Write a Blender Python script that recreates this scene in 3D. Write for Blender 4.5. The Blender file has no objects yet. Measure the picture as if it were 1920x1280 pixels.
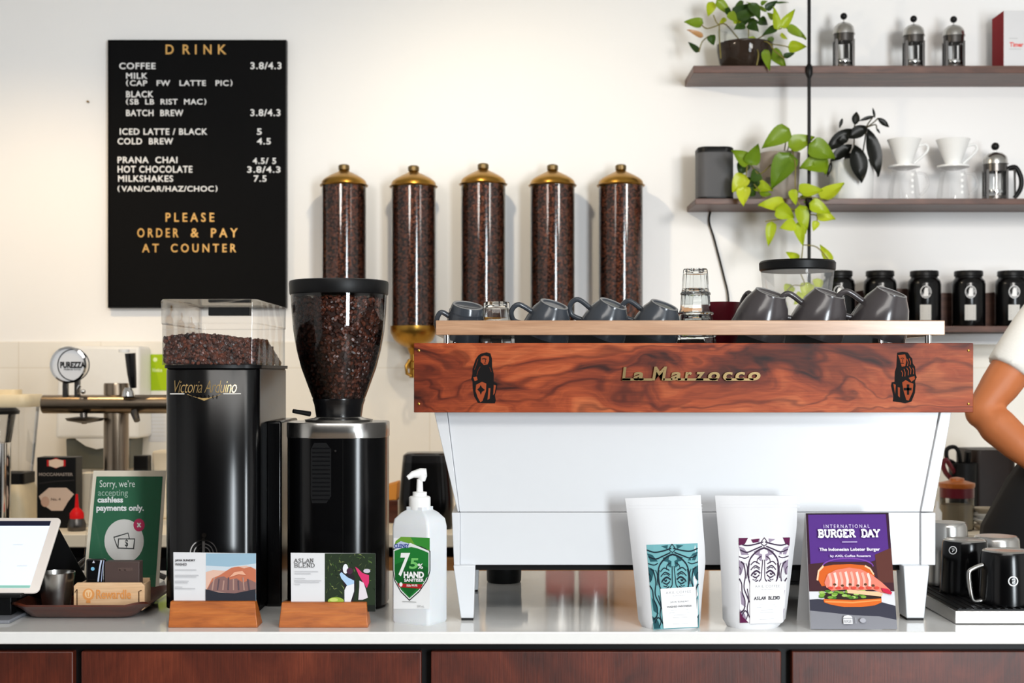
import bpy, bmesh, math, random
from mathutils import Vector, Matrix
random.seed(7)
R = math.radians
SC = bpy.context.scene
COL = SC.collection
# ---------------------------------------------------------------- camera, world, light, exposure
F, EYE = 1920 * 50 / 36.0, 1.386          # focal length in pixels (1920 wide frame), eye height
def W(px, py, d): return Vector(((px - 960) * d / F, d, EYE - (py - 700) * d / F))
def X(px, d): return (px - 960) * d / F
def Z(py, d): return EYE - (py - 700) * d / F
cam = bpy.data.cameras.new('camera'); cam_ob = bpy.data.objects.new('camera', cam); COL.objects.link(cam_ob)
cam.lens = 50; cam.sensor_width = 36; cam.shift_y = 60 / 1920; cam.clip_start = .05
cam_ob.location = (0, 0, EYE); cam_ob.rotation_euler = (R(90), 0, 0)
cam.dof.use_dof = True; cam.dof.focus_distance = 2.5; cam.dof.aperture_fstop = 8
SC.camera = cam_ob
SC.view_settings.view_transform = 'Standard'; SC.view_settings.look = 'None'
SC.view_settings.exposure = 0.13; SC.view_settings.gamma = 1; SC.view_settings.use_curve_mapping = False
try:
    SC.cycles.use_denoising = True; SC.cycles.denoiser = 'OPENIMAGEDENOISE'
    SC.cycles.max_bounces = 10; SC.cycles.transparent_max_bounces = 16; SC.cycles.sample_clamp_indirect = 6
    SC.cycles.caustics_reflective = False; SC.cycles.caustics_refractive = False
except Exception: pass
wd = bpy.data.worlds.new('world'); SC.world = wd; wd.use_nodes = True
wd.node_tree.nodes['Background'].inputs[0].default_value = (.85, .92, 1, 1)
wd.node_tree.nodes['Background'].inputs[1].default_value = .6
def area(name, loc, target, w, h, power, col):
    l = bpy.data.lights.new(name, 'AREA'); l.shape = 'RECTANGLE'; l.size = w; l.size_y = h; l.energy = power; l.color = col
    o = bpy.data.objects.new(name, l); COL.objects.link(o); o.location = loc
    o.rotation_euler = (Vector(target) - Vector(loc)).to_track_quat('-Z', 'Y').to_euler(); return o
def spot(name, loc, target, power, col, angle, radius, blend=.6):
    l = bpy.data.lights.new(name, 'SPOT'); l.energy = power; l.color = col; l.spot_size = R(angle); l.spot_blend = blend; l.shadow_soft_size = radius
    o = bpy.data.objects.new(name, l); COL.objects.link(o); o.location = loc
    o.rotation_euler = (Vector(target) - Vector(loc)).to_track_quat('-Z', 'Y').to_euler(); return o
area('daylight_window', (2.25, -2.12, 1.5), (.4, 2.5, 1.2), .85, 2.2, 195, (.88, .95, 1))
area('ceiling_fill', (.2, -.7, 3.26), (.2, -.7, 0), 3.2, 1.2, 90, (1, .96, .91))  # added soft fill over the customer side, not a known fitting
spot('warm_spot_above_silos', (-.25, 4.15, 2.58), (.3, 5.2, 1.4), 22, (1, .84, .60), 160, .03, .9)
spot('warm_spot_above_taps', (-1.6, 4.15, 2.62), (-1.8, 5.2, .9), 27, (1, .70, .36), 110, .03, .9)
spot('wall_fill_right', (1.5, 2.9, 2.32), (1.6, 5.2, 1.62), 74, (1, .96, .91), 100, .2, 1)  # added fill for the right of the wall, kept off the machine front
spot('wall_fill_left', (-1.0, 2.9, 2.32), (-1.35, 5.2, 1.62), 42, (1, .95, .88), 100, .2, 1)  # matching added fill for the left of the wall
# ---------------------------------------------------------------- materials
def lin(h):
    if isinstance(h, (tuple, list)): c = [x / 255 for x in h[:3]]
    else: c = [int(h[i:i + 2], 16) / 255 for i in (0, 2, 4)]
    return tuple(x / 12.92 if x <= .04045 else ((x + .055) / 1.055) ** 2.4 for x in c) + (1,)
class NT:
    def __init__(s, name):
        s.m = bpy.data.materials.new(name); s.m.use_nodes = True; s.t = s.m.node_tree
        s.b = s.t.nodes['Principled BSDF']; s.out = s.t.nodes['Material Output']
    def n(s, typ, **kw):
        x = s.t.nodes.new(typ)
        for k, v in kw.items(): setattr(x, k, v)
        return x
    def l(s, a, b): s.t.links.new(a, b)
    def coord(s, scale=(1, 1, 1), kind='Object'):
        c = s.n('ShaderNodeTexCoord'); m = s.n('ShaderNodeMapping'); m.inputs['Scale'].default_value = scale
        s.l(c.outputs[kind], m.inputs[0]); return m.outputs[0]
    def noise(s, vec, scale, detail=4, dist=0, rough=.5):
        x = s.n('ShaderNodeTexNoise'); x.inputs['Scale'].default_value = scale; x.inputs['Detail'].default_value = detail
        x.inputs['Distortion'].default_value = dist; x.inputs['Roughness'].default_value = rough
        s.l(vec, x.inputs['Vector']); return x.outputs[0]
    def ramp(s, fac, stops):
        x = s.n('ShaderNodeValToRGB'); e = x.color_ramp.elements
        while len(e) < len(stops): e.new(.5)
        for el, (p, c) in zip(e, stops): el.position = p; el.color = lin(c)
        s.l(fac, x.inputs[0]); return x.outputs[0]
    def mix(s, a, b, fac, mode='MIX'):
        x = s.n('ShaderNodeMix', data_type='RGBA', blend_type=mode)
        for sock, v in ((x.inputs[0], fac), (x.inputs[6], a), (x.inputs[7], b)):
            if hasattr(v, 'links'): s.l(v, sock)
            else: sock.default_value = v
        return x.outputs[2]
    def bump(s, h, strength, dist=.01):
        x = s.n('ShaderNodeBump'); x.inputs['Strength'].default_value = strength; x.inputs['Distance'].default_value = dist
        s.l(h, x.inputs['Height']); s.l(x.outputs[0], s.b.inputs['Normal'])
def mat(name, col, rough=.5, metal=0, vary=.06, bump=0, scale=40, coat=0, trans=0, ior=1.45, emit=0, sub=0, spec=None, alpha=1):
    k = NT(name); b = k.b
    b.inputs['Roughness'].default_value = rough; b.inputs['Metallic'].default_value = metal
    b.inputs['Coat Weight'].default_value = coat; b.inputs['Transmission Weight'].default_value = trans; b.inputs['IOR'].default_value = ior
    b.inputs['Coat Roughness'].default_value = .08
    if spec is not None: b.inputs['Specular IOR Level'].default_value = spec
    if sub: b.inputs['Subsurface Weight'].default_value = sub; b.inputs['Subsurface Radius'].default_value = (.01, .005, .003)
    c = lin(col)
    if vary and not trans:
        v = k.noise(k.coord(), scale, 3)
        lo = tuple(max(0, x * (1 - vary)) for x in c[:3]) + (1,); hi = tuple(min(1, x * (1 + vary)) for x in c[:3]) + (1,)
        k.l(k.mix(lo, hi, v), b.inputs['Base Color'])
        if bump: k.bump(v, bump)
    else: b.inputs['Base Color'].default_value = c
    if emit: b.inputs['Emission Color'].default_value = c; b.inputs['Emission Strength'].default_value = emit
    return k.m
def thin_glass(name, tint=(1, 1, 1), rough=.02, refl=1.0, body=0.0, bodycol=(1, 1, 1)):
    k = NT(name); t = k.n('ShaderNodeBsdfTransparent'); t.inputs[0].default_value = tint + (1,)
    g = k.n('ShaderNodeBsdfGlossy'); g.inputs['Roughness'].default_value = rough
    fr = k.n('ShaderNodeFresnel'); fr.inputs[0].default_value = 1.5
    mu = k.n('ShaderNodeMath', operation='MULTIPLY'); k.l(fr.outputs[0], mu.inputs[0]); mu.inputs[1].default_value = refl; mu.use_clamp = True
    base = t.outputs[0]
    if body:
        d = k.n('ShaderNodeBsdfDiffuse'); d.inputs[0].default_value = bodycol + (1,); mb = k.n('ShaderNodeMixShader'); mb.inputs[0].default_value = body
        k.l(t.outputs[0], mb.inputs[1]); k.l(d.outputs[0], mb.inputs[2]); base = mb.outputs[0]
    mx = k.n('ShaderNodeMixShader'); k.l(mu.outputs[0], mx.inputs[0]); k.l(base, mx.inputs[1]); k.l(g.outputs[0], mx.inputs[2])
    k.l(mx.outputs[0], k.out.inputs[0]); return k.m
def wood(name, stops, sx=(2, 10, 14), scale=3, dist=1.2, rough=.4, coat=0, grain=.25, gscale=(6, 90, 120)):
    k = NT(name)
    n1 = k.noise(k.coord(sx), scale, 6, dist, .55)
    c = k.ramp(n1, stops)
    g = k.noise(k.coord(gscale), 3, 3, .3)
    gr = k.ramp(g, [(.3, (120, 110, 105)), (.7, (255, 255, 255))])
    k.l(k.mix(c, gr, grain, 'MULTIPLY'), k.b.inputs['Base Color'])
    k.b.inputs['Roughness'].default_value = rough; k.b.inputs['Coat Weight'].default_value = coat; k.b.inputs['Coat Roughness'].default_value = .12
    k.bump(g, .08, .002); return k.m
def walnut_figured(name):
    k = NT(name)
    warp = k.noise(k.coord((3.0, 1, 7)), 1.3, 3, .6, .5)
    warp2 = k.noise(k.coord((2.0, 1, 4)), 2.3, 2, .4, .5)
    co = k.coord((.55, 1, 5.5))
    add = k.n('ShaderNodeVectorMath', operation='ADD'); sc = k.n('ShaderNodeVectorMath', operation='SCALE')
    cm = k.n('ShaderNodeCombineXYZ'); k.l(warp2, cm.inputs[0]); k.l(warp, cm.inputs[2])
    k.l(cm.outputs[0], sc.inputs[0]); sc.inputs['Scale'].default_value = 1.35
    k.l(co, add.inputs[0]); k.l(sc.outputs[0], add.inputs[1])
    n1 = k.noise(add.outputs[0], 2.2, 5, 1.0, .55)
    c = k.ramp(n1, [(.30, (70, 28, 15)), (.42, (128, 52, 26)), (.54, (168, 76, 38)), (.70, (204, 112, 66))])
    wv = k.n('ShaderNodeTexWave', wave_type='BANDS', bands_direction='Z'); wv.inputs['Scale'].default_value = 1.5; wv.inputs['Distortion'].default_value = 5
    wv.inputs['Detail'].default_value = 4; wv.inputs['Detail Scale'].default_value = 1.2; k.l(add.outputs[0], wv.inputs['Vector'])
    lines = k.ramp(wv.outputs[0], [(.0, (120, 92, 84)), (.10, (225, 214, 208)), (.3, (255, 255, 255))])
    c2 = k.mix(c, lines, .6, 'MULTIPLY')
    big = k.noise(k.coord((2.6, 1, 6)), 1.6, 2, .8, .5)
    sh = k.ramp(big, [(.32, (130, 112, 105)), (.48, (240, 235, 230)), (.6, (255, 255, 255))])
    c3 = k.mix(c2, sh, .8, 'MULTIPLY')
    g = k.noise(k.coord((10, 60, 190)), 3, 2, .2)
    gr = k.ramp(g, [(.3, (165, 150, 145)), (.65, (255, 255, 255))])
    k.l(k.mix(c3, gr, .45, 'MULTIPLY'), k.b.inputs['Base Color'])
    k.b.inputs['Roughness'].default_value = .45; k.b.inputs['Specular IOR Level'].default_value = .18; return k.m
M = {}
k = NT('wall_paint'); v = k.noise(k.coord(), 60, 4); k.b.inputs['Base Color'].default_value = lin((247, 246, 245)); k.b.inputs['Roughness'].default_value = .7; k.bump(v, .04, .003); M['wall'] = k.m
k = NT('splashback_tile'); co = k.coord((1, 1, 1)); br = k.n('ShaderNodeTexBrick'); br.offset = 0
sw = k.n('ShaderNodeSeparateXYZ'); cb = k.n('ShaderNodeCombineXYZ'); k.l(co, sw.inputs[0]); k.l(sw.outputs[0], cb.inputs[0]); k.l(sw.outputs[2], cb.inputs[1]); k.l(cb.outputs[0], br.inputs['Vector'])
br.inputs['Color1'].default_value = lin((240, 236, 228)); br.inputs['Color2'].default_value = lin((238, 234, 226)); br.inputs['Mortar'].default_value = lin((226, 219, 206))
br.inputs['Scale'].default_value = 1; br.inputs['Brick Width'].default_value = .3; br.inputs['Row Height'].default_value = .507; br.inputs['Mortar Size'].default_value = .002; br.inputs['Mortar Smooth'].default_value = .3
k.l(br.outputs[0], k.b.inputs['Base Color']); k.b.inputs['Roughness'].default_value = .3; M['tile'] = k.m
M['ceiling'] = mat('ceiling_paint', (238, 238, 236), .8)
M['floor'] = wood('floor_boards', [(.3, (92, 78, 66)), (.7, (140, 122, 104))], (1, 8, 1), 2, .6, .5)
M['stone'] = mat('white_quartz', (232, 231, 228), .07, 0, .03, 0, 90, spec=.6)
M['counter_wood'] = wood('counter_walnut', [(.25, (52, 20, 12)), (.5, (92, 36, 20)), (.75, (122, 54, 32))], (3, 20, 2), 3, .8, .42, 0, .45, (160, 60, 6))
M['shelf_wood'] = wood('shelf_walnut', [(.3, (66, 40, 32)), (.7, (110, 74, 60))], (2, 14, 14), 3, .8, .45)
M['dark_wall'] = mat('dark_paint', (34, 32, 30), .85, spec=.1)
M['walnut'] = walnut_figured('figured_walnut')
M['rail_wood'] = wood('rail_wood', [(.3, (176, 132, 98)), (.7, (206, 166, 132))], (1.5, 14, 18), 3, .5, .32, .25, .2)
M['teak'] = wood('orange_teak', [(.25, (140, 70, 22)), (.5, (178, 96, 34)), (.75, (198, 116, 48))], (4, 20, 22), 3, .8, .38, .1, .2)
M['beech'] = wood('pale_beech', [(.3, (222, 178, 134)), (.7, (238, 200, 158))], (4, 20, 30), 3, .5, .5, 0, .15)
M['bamboo'] = wood('bamboo', [(.3, (196, 132, 74)), (.7, (222, 162, 98))], (4, 20, 30), 3, .5, .45, 0, .15)
M['tray_wood'] = wood('tray_brown', [(.3, (62, 26, 16)), (.7, (98, 44, 26))], (4, 10, 20), 3, .6, .3, .2, .2)
M['black'] = mat('black_plastic', (14, 14, 15), .42, 0, .05, spec=.25)
M['black_gloss'] = mat('black_gloss', (12, 12, 14), .22, 0, .05, coat=.2)
M['black_satin'] = mat('black_powder_coat', (6, 6, 7), .19, 0, .04, spec=.4)
M['black_matte'] = mat('black_matte', (14, 14, 15), .75, 0, .05, spec=.2)
M['board'] = mat('letter_board_black', (12, 12, 13), .8, 0, .05, spec=.12)
M['rubber'] = mat('black_rubber', (22, 22, 22), .7)
M['white_letter'] = mat('white_letter', (235, 235, 235), .5)
M['gold_letter'] = mat('gold_letter', (226, 178, 104), .35, .35)
M['brass'] = mat('brass', (172, 130, 58), .3, 1, .1, .02, 60)
M['brass_old'] = mat('dark_brass', (120, 100, 66), .35, .8, .1)
M['gold'] = mat('gold_print', (212, 178, 118), .3, .7)
M['steel'] = mat('brushed_steel', (190, 188, 184), .25, 1, .06)
M['steel_tap'] = mat('tap_steel', (142, 128, 112), .28, 1, .06)
M['chrome'] = mat('chrome', (225, 225, 225), .08, 1, .02)
M['steel_dark'] = mat('dark_steel', (95, 92, 90), .3, 1, .06)
M['white_enamel'] = mat('white_enamel', (212, 214, 217), .3, 0, .01, coat=.1)
M['white_plastic'] = mat('white_plastic', (238, 238, 236), .4, 0, .02)
M['cream_plastic'] = mat('cream_plastic', (236, 220, 186), .45)
M['white_ceramic'] = mat('white_ceramic', (240, 240, 238), .25, 0, .02)
M['cup_blue'] = mat('blue_grey_glaze', (62, 66, 72), .2, 0, .08, coat=.15)
M['cup_brown'] = mat('warm_grey_glaze', (70, 65, 66), .2, 0, .08, coat=.15)
M['foot'] = mat('unglazed_foot', (150, 148, 146), .6, 0, .15)
M['maroon'] = mat('maroon_glaze', (92, 18, 30), .3)
M['glass'] = thin_glass('clear_glass', (.96, .97, .97), .02, 1.0)
M['pale_glass'] = thin_glass('pale_server_glass', (.97, .97, .97), .04, .3, .10, (.95, .95, .95))
M['bowl_glass'] = thin_glass('bowl_glass', (.95, .96, .95), .03, .45)
M['glass_tube'] = thin_glass('tube_glass', (.97, .95, .92), .11, 1.5)
M['hopper_clear'] = thin_glass('hopper_acrylic', (.97, .97, .97), .04, .55, .012, (.9, .9, .9))
M['acrylic'] = thin_glass('clear_acrylic', (.95, .95, .95), .03, 1.2, .04, (.9, .9, .9))
M['real_glass'] = mat('tumbler_glass', (248, 250, 250), .02, 0, 0, trans=1, ior=1.4)
M['tumbler'] = thin_glass('tumbler_glass_thin', (.93, .94, .94), .03, 2.0)
M['frosted'] = mat('translucent_bottle', (218, 221, 224), .3, 0, .02, sub=.25)
k = NT('coffee_bean'); gi = k.n('ShaderNodeNewGeometry'); c = k.ramp(gi.outputs['Random Per Island'], [(0, (34, 17, 12)), (.5, (70, 36, 25)), (1, (112, 60, 42))])
k.l(c, k.b.inputs['Base Color']); k.b.inputs['Roughness'].default_value = .38; M['bean'] = k.m
k = NT('silo_coffee_bean'); gi = k.n('ShaderNodeNewGeometry'); c = k.ramp(gi.outputs['Random Per Island'], [(0, (84, 42, 27)), (.6, (110, 56, 34)), (1, (150, 80, 46))])
k.l(c, k.b.inputs['Base Color']); k.b.inputs['Roughness'].default_value = .5; M['bean2'] = k.m
M['bean_core'] = mat('bean_core', (46, 23, 15), .8)
M['soil'] = mat('soil', (46, 31, 20), .9, 0, .3, .3, 200)
def leafmat(name, a, b):
    k = NT(name); gi = k.n('ShaderNodeNewGeometry'); c = k.ramp(gi.outputs['Random Per Island'], [(0, a), (1, b)])
    k.l(c, k.b.inputs['Base Color']); k.b.inputs['Roughness'].default_value = .38
    tr = k.n('ShaderNodeBsdfTranslucent'); k.l(c, tr.inputs[0]); mx = k.n('ShaderNodeMixShader'); mx.inputs[0].default_value = .3
    k.l(k.b.outputs[0], mx.inputs[1]); k.l(tr.outputs[0], mx.inputs[2]); k.l(mx.outputs[0], k.out.inputs[0]); return k.m
M['leaf_lime'] = leafmat('lime_leaf', (168, 190, 24), (202, 214, 50))
M['leaf_green'] = leafmat('green_leaf', (98, 134, 22), (140, 166, 34))
M['leaf_dark'] = leafmat('dark_green_leaf', (34, 62, 18), (62, 92, 26))
M['leaf_dead'] = leafmat('dry_leaf', (190, 140, 90), (214, 170, 120))
M['leaf_black'] = mat('near_black_leaf', (16, 18, 14), .4, 0, .15, spec=.3)
M['stem'] = mat('stem', (122, 112, 52), .6)
M['skin'] = mat('skin', (198, 116, 68), .5, 0, .08, .03, 30, sub=.06)
M['hair'] = mat('hair', (50, 34, 24), .6)
M['tee'] = mat('white_cotton', (240, 236, 228), .85, 0, .03, .1, 200)
M['apron'] = mat('black_apron', (16, 16, 18), .8)
M['jeans'] = mat('dark_denim', (34, 38, 50), .85)
M['paper'] = mat('white_card', (216, 216, 218), .6, 0, .01)
M['paper_warm'] = mat('cream_paper', (238, 226, 204), .6, 0, .02)
def flat(hexs, rough=.7):
    key = 'ink_%02x%02x%02x' % tuple(hexs)
    if key not in M: M[key] = mat(key, hexs, rough, 0, 0, spec=.15)
    return M[key]
# ---------------------------------------------------------------- mesh builder
class MB:
    def __init__(s, mat=None): s.v = []; s.f = []; s.m = []; s.mats = []; s.cur = mat
    def _mi(s, m):
        m = m or s.cur
        if m not in s.mats: s.mats.append(m)
        return s.mats.index(m)
    def add(s, vs, fs, m=None):
        o = len(s.v); i = s._mi(m); s.v += [Vector(p) for p in vs]; s.f += [tuple(o + a for a in f) for f in fs]; s.m += [i] * len(fs); return o
    def box(s, x0, x1, y0, y1, z0, z1, m=None):
        s.hexa([(x0, y0, z0), (x1, y0, z0), (x1, y1, z0), (x0, y1, z0), (x0, y0, z1), (x1, y0, z1), (x1, y1, z1), (x0, y1, z1)], m)
    def hexa(s, p, m=None):
        s.add(p, [(0, 3, 2, 1), (4, 5, 6, 7), (0, 1, 5, 4), (1, 2, 6, 5), (2, 3, 7, 6), (3, 0, 4, 7)], m)
    def loft(s, rings, m=None, cap0=True, cap1=True, closed=True):
        n = len(rings[0]); vs = [p for r in rings for p in r]; fs = []
        for i in range(len(rings) - 1):
            for j in range(n if closed else n - 1):
                k2 = (j + 1) % n; fs.append((i * n + j, i * n + k2, (i + 1) * n + k2, (i + 1) * n + j))
        if cap0: fs.append(tuple(reversed(range(n))))
        if cap1: fs.append(tuple((len(rings) - 1) * n + j for j in range(n)))
        s.add(vs, fs, m)
    def lathe(s, prof, cx, cy, m=None, seg=32, z=0, cap0=True, cap1=True, mx=None, sx=1, sy=1):
        rings = [[Vector((r * math.cos(a) * sx, r * math.sin(a) * sy, h)) for a in [2 * math.pi * j / seg for j in range(seg)]] for r, h in prof]
        T = mx if mx is not None else Matrix.Translation((cx, cy, z))
        s.loft([[T @ p for p in r] for r in rings], m, cap0, cap1)
    def tube(s, pts, r, m=None, seg=10, caps=True):
        pts = [Vector(p) for p in pts]; n = len(pts); rr = r if isinstance(r, (list, tuple)) else [r] * n; rings = []
        up = Vector((0, 0, 1)); prev = None
        for i, p in enumerate(pts):
            t = (pts[min(i + 1, n - 1)] - pts[max(i - 1, 0)]).normalized()
            if prev is None:
                a = up if abs(t.dot(up)) < .9 else Vector((1, 0, 0)); u = t.cross(a).normalized()
            else: u = (prev - t * prev.dot(t)).normalized()
            w = t.cross(u); prev = u
            rings.append([p + (u * math.cos(2 * math.pi * j / seg) + w * math.sin(2 * math.pi * j / seg)) * rr[i] for j in range(seg)])
        s.loft(rings, m, caps, caps)
    def prism(s, poly, y0, y1, m=None):          # polygon in XZ
        n = len(poly); vs = [(x, y0, z) for x, z in poly] + [(x, y1, z) for x, z in poly]
        s.add(vs, [tuple(range(n)), tuple(reversed(range(n, 2 * n)))] + [(i, i + n, (i + 1) % n + n, (i + 1) % n) for i in range(n)], m)
    def ell(s, c, r, m=None, seg=16, rings=10, T=None):
        c = Vector(c); pr = []
        for i in range(rings + 1):
            a = -math.pi / 2 + math.pi * i / rings; rr = max(math.cos(a), 1e-3)
            pr.append([Vector((rr * math.cos(b) * r[0], rr * math.sin(b) * r[1], math.sin(a) * r[2])) for b in [2 * math.pi * j / seg for j in range(seg)]])
        s.loft([[c + (T @ p if T else p) for p in q] for q in pr], m)
    def rbox(s, cx, cy, hw, hd, r, zs, m=None, n=6, scales=None, ang=0):   # rounded-rectangle column through heights zs
        base = rrect(hw, hd, r, n); rings = []
        for i, z in enumerate(zs):
            f = scales[i] if scales else 1; fx, fy = f if isinstance(f, tuple) else (f, f)
            rings.append([Vector((cx + x * fx * math.cos(ang) - y * fy * math.sin(ang), cy + x * fx * math.sin(ang) + y * fy * math.cos(ang), z)) for x, y in base])
        s.loft(rings, m)
    def xf(s, T): s.v = [T @ p for p in s.v]; return s
def rrect(hw, hd, r, n=6):
    out = []
    for cx, cy, a0 in ((hw - r, hd - r, 0), (-hw + r, hd - r, 90), (-hw + r, -hd + r, 180), (hw - r, -hd + r, 270)):
        for i in range(n + 1):
            a = R(a0 + 90 * i / n); out.append((cx + r * math.cos(a), cy + r * math.sin(a)))
    return out
WL = {}
def obj(name, mb, parent=None, bevel=0, seg=2, smooth=38, fixn=True):
    if parent is not None: org = WL[parent]
    else:
        xs = [p.x for p in mb.v]; ys = [p.y for p in mb.v]; zs = [p.z for p in mb.v]
        org = Vector(((min(xs) + max(xs)) / 2, (min(ys) + max(ys)) / 2, min(zs)))
    me = bpy.data.meshes.new(name); me.from_pydata([p - org for p in mb.v], [], mb.f)
    for m in mb.mats: me.materials.append(m)
    me.polygons.foreach_set('material_index', mb.m)
    if fixn:
        bm = bmesh.new(); bm.from_mesh(me); bmesh.ops.recalc_face_normals(bm, faces=bm.faces); bm.to_mesh(me); bm.free()
    if smooth:
        me.polygons.foreach_set('use_smooth', [True] * len(me.polygons)); me.set_sharp_from_angle(angle=R(smooth))
    o = bpy.data.objects.new(name, me); COL.objects.link(o)
    if parent is not None: o.parent = parent
    else: o.location = org
    WL[o] = org
    if bevel:
        b = o.modifiers.new('bevel', 'BEVEL'); b.width = bevel; b.segments = seg; b.limit_method = 'ANGLE'; b.angle_limit = R(40)
    return o
def tag(o, label, cat, group=None, kind=None):
    o['label'] = label; o['category'] = cat
    if group: o['group'] = group
    if kind: o['kind'] = kind
    return o
def thing(name, label, cat, loc, group=None):
    o = bpy.data.objects.new(name, None); COL.objects.link(o); o.location = loc; o.empty_display_size = .05; WL[o] = Vector(loc); return tag(o, label, cat, group)
def struct(name, mb, bevel=0):
    o = obj(name, mb, None, bevel); o['kind'] = 'structure'; return o
def copy_tree(o, parent=None, loc=None, label=None):
    c = o.copy(); COL.objects.link(c); c.parent = parent
    if loc is not None: c.location = loc
    if label: c['label'] = label
    WL[c] = Vector(c.location) if parent is None else WL[parent]
    for ch in list(o.children): copy_tree(ch, c)
    return c
def mesh_from_mods(mb, name, mods, parent, bake=True):
    o = obj(name, mb, parent)
    for typ, kw in mods:
        m = o.modifiers.new(typ.lower(), typ)
        for a, b in kw.items(): setattr(m, a, b)
    dg = bpy.context.evaluated_depsgraph_get(); dg.update()
    me = bpy.data.meshes.new_from_object(o.evaluated_get(dg)); o.modifiers.clear(); o.data = me
    if not me.materials and mb.mats: me.materials.append(mb.mats[0])
    me.polygons.foreach_set('use_smooth', [True] * len(me.polygons)); return o
# ---------------------------------------------------------------- print on surfaces: f(px, py, lift) gives the point on the surface
def on_depth(d): return lambda px, py, n=0: W(px, py, d) + Vector((0, -n, 0))
def on_plane(p, nrm):
    p = Vector(p); nrm = Vector(nrm).normalized(); o = Vector((0, 0, EYE))
    if nrm.y > 0: nrm = -nrm
    def f(px, py, n=0):
        ray = W(px, py, 1) - o; return o + ray * ((p - o).dot(nrm) / ray.dot(nrm)) + nrm * n
    return f
def on_depthfun(g, d0):
    def f(px, py, n=0):
        d = d0
        for _ in range(8): q = W(px, py, d); d = g(q.x, q.z)
        q = W(px, py, d); return q + Vector((0, -n, 0))
    return f
_tc = {}
def text_geo(s, bold=0, shear=0, extrude=0, space=1):
    key = (s, bold, shear, extrude, space)
    if key in _tc: return _tc[key]
    cu = bpy.data.curves.new('t', 'FONT'); cu.body = s; cu.offset = bold; cu.shear = shear; cu.resolution_u = 4; cu.extrude = extrude; cu.space_character = space
    ob = bpy.data.objects.new('t', cu); COL.objects.link(ob); dg = bpy.context.evaluated_depsgraph_get(); dg.update()
    me = ob.evaluated_get(dg).to_mesh(); vs = [v.co.copy() for v in me.vertices]; fs = [tuple(p.vertices) for p in me.polygons]
    ob.evaluated_get(dg).to_mesh_clear(); bpy.data.objects.remove(ob); bpy.data.curves.remove(cu)
    x0 = min(v.x for v in vs); x1 = max(v.x for v in vs); y0 = min(v.y for v in vs); y1 = max(v.y for v in vs)
    _tc[key] = ([((v.x - x0) / max(x1 - x0, 1e-6), (v.y - y0) / max(y1 - y0, 1e-6), v.z) for v in vs], fs); return _tc[key]
class Print:
    def __init__(s, f, mb=None): s.f = f; s.mb = mb or MB(); s.step = .00025; s.k = 0
    def lift(s): s.k += 1; return s.k * s.step
    def poly(s, pts, m, n=None, sub=0):
        n = s.lift() if n is None else n
        s.mb.add([s.f(x, y, n) for x, y in pts], [tuple(range(len(pts)))], m)
    def rect(s, x0, x1, y0, y1, m, n=None, div=1):
        n = s.lift() if n is None else n
        vs = [s.f(x0 + (x1 - x0) * i / div, y0 + (y1 - y0) * j / div, n) for j in range(div + 1) for i in range(div + 1)]
        w = div + 1; s.mb.add(vs, [(j * w + i, j * w + i + 1, (j + 1) * w + i + 1, (j + 1) * w + i) for j in range(div) for i in range(div)], m)
    def quad(s, q, m, n=None, div=6):            # q: TL TR BR BL
        n = s.lift() if n is None else n; w = div + 1; vs = []
        for j in range(w):
            for i in range(w):
                u, v = i / div, j / div
                x = (q[0][0] * (1 - u) + q[1][0] * u) * (1 - v) + (q[3][0] * (1 - u) + q[2][0] * u) * v
                y = (q[0][1] * (1 - u) + q[1][1] * u) * (1 - v) + (q[3][1] * (1 - u) + q[2][1] * u) * v
                vs.append(s.f(x, y, n))
        s.mb.add(vs, [(j * w + i, j * w + i + 1, (j + 1) * w + i + 1, (j + 1) * w + i) for j in range(div) for i in range(div)], m)
    def disc(s, cx, cy, rx, m, ry=None, n=None, seg=28):
        ry = ry or rx; s.poly([(cx + rx * math.cos(2 * math.pi * i / seg), cy + ry * math.sin(2 * math.pi * i / seg)) for i in range(seg)], m, n)
    def ribbon(s, pts, w, m, n=None, closed=False):
        n = s.lift() if n is None else n; P = [Vector((x, y)) for x, y in pts]
        if closed: P.append(P[0])
        L = len(P); vs = []
        for i in range(L):
            t = (P[min(i + 1, L - 1)] - P[max(i - 1, 0)]); t = t.normalized() if t.length else Vector((1, 0)); q = Vector((-t.y, t.x)) * (w if not isinstance(w, (list, tuple)) else w[i]) / 2
            a, b = P[i] + q, P[i] - q; vs += [s.f(a.x, a.y, n), s.f(b.x, b.y, n)]
        s.mb.add(vs, [(2 * i, 2 * i + 1, 2 * i + 3, 2 * i + 2) for i in range(L - 1)], m)
    def arc(s, cx, cy, r, a0, a1, w, m, n=None, ry=None, seg=16):
        ry = ry or r; s.ribbon([(cx + r * math.cos(R(a0 + (a1 - a0) * i / seg)), cy + ry * math.sin(R(a0 + (a1 - a0) * i / seg))) for i in range(seg + 1)], w, m, n)
    def text(s, t, x0, x1, y0, y1, m, bold=0, shear=0, thick=0, n=None, slope=0, space=1):
        n = s.lift() if n is None else n; vs, fs = text_geo(t, bold, shear, .05 if thick else 0, space)
        zz = (lambda z: (z / .05 * .5 + .5) * thick) if thick else (lambda z: 0)
        s.mb.add([s.f(x0 + (x1 - x0) * u, y1 - (y1 - y0) * v + slope * u, n + zz(z)) for u, v, z in vs], fs, m)
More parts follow.
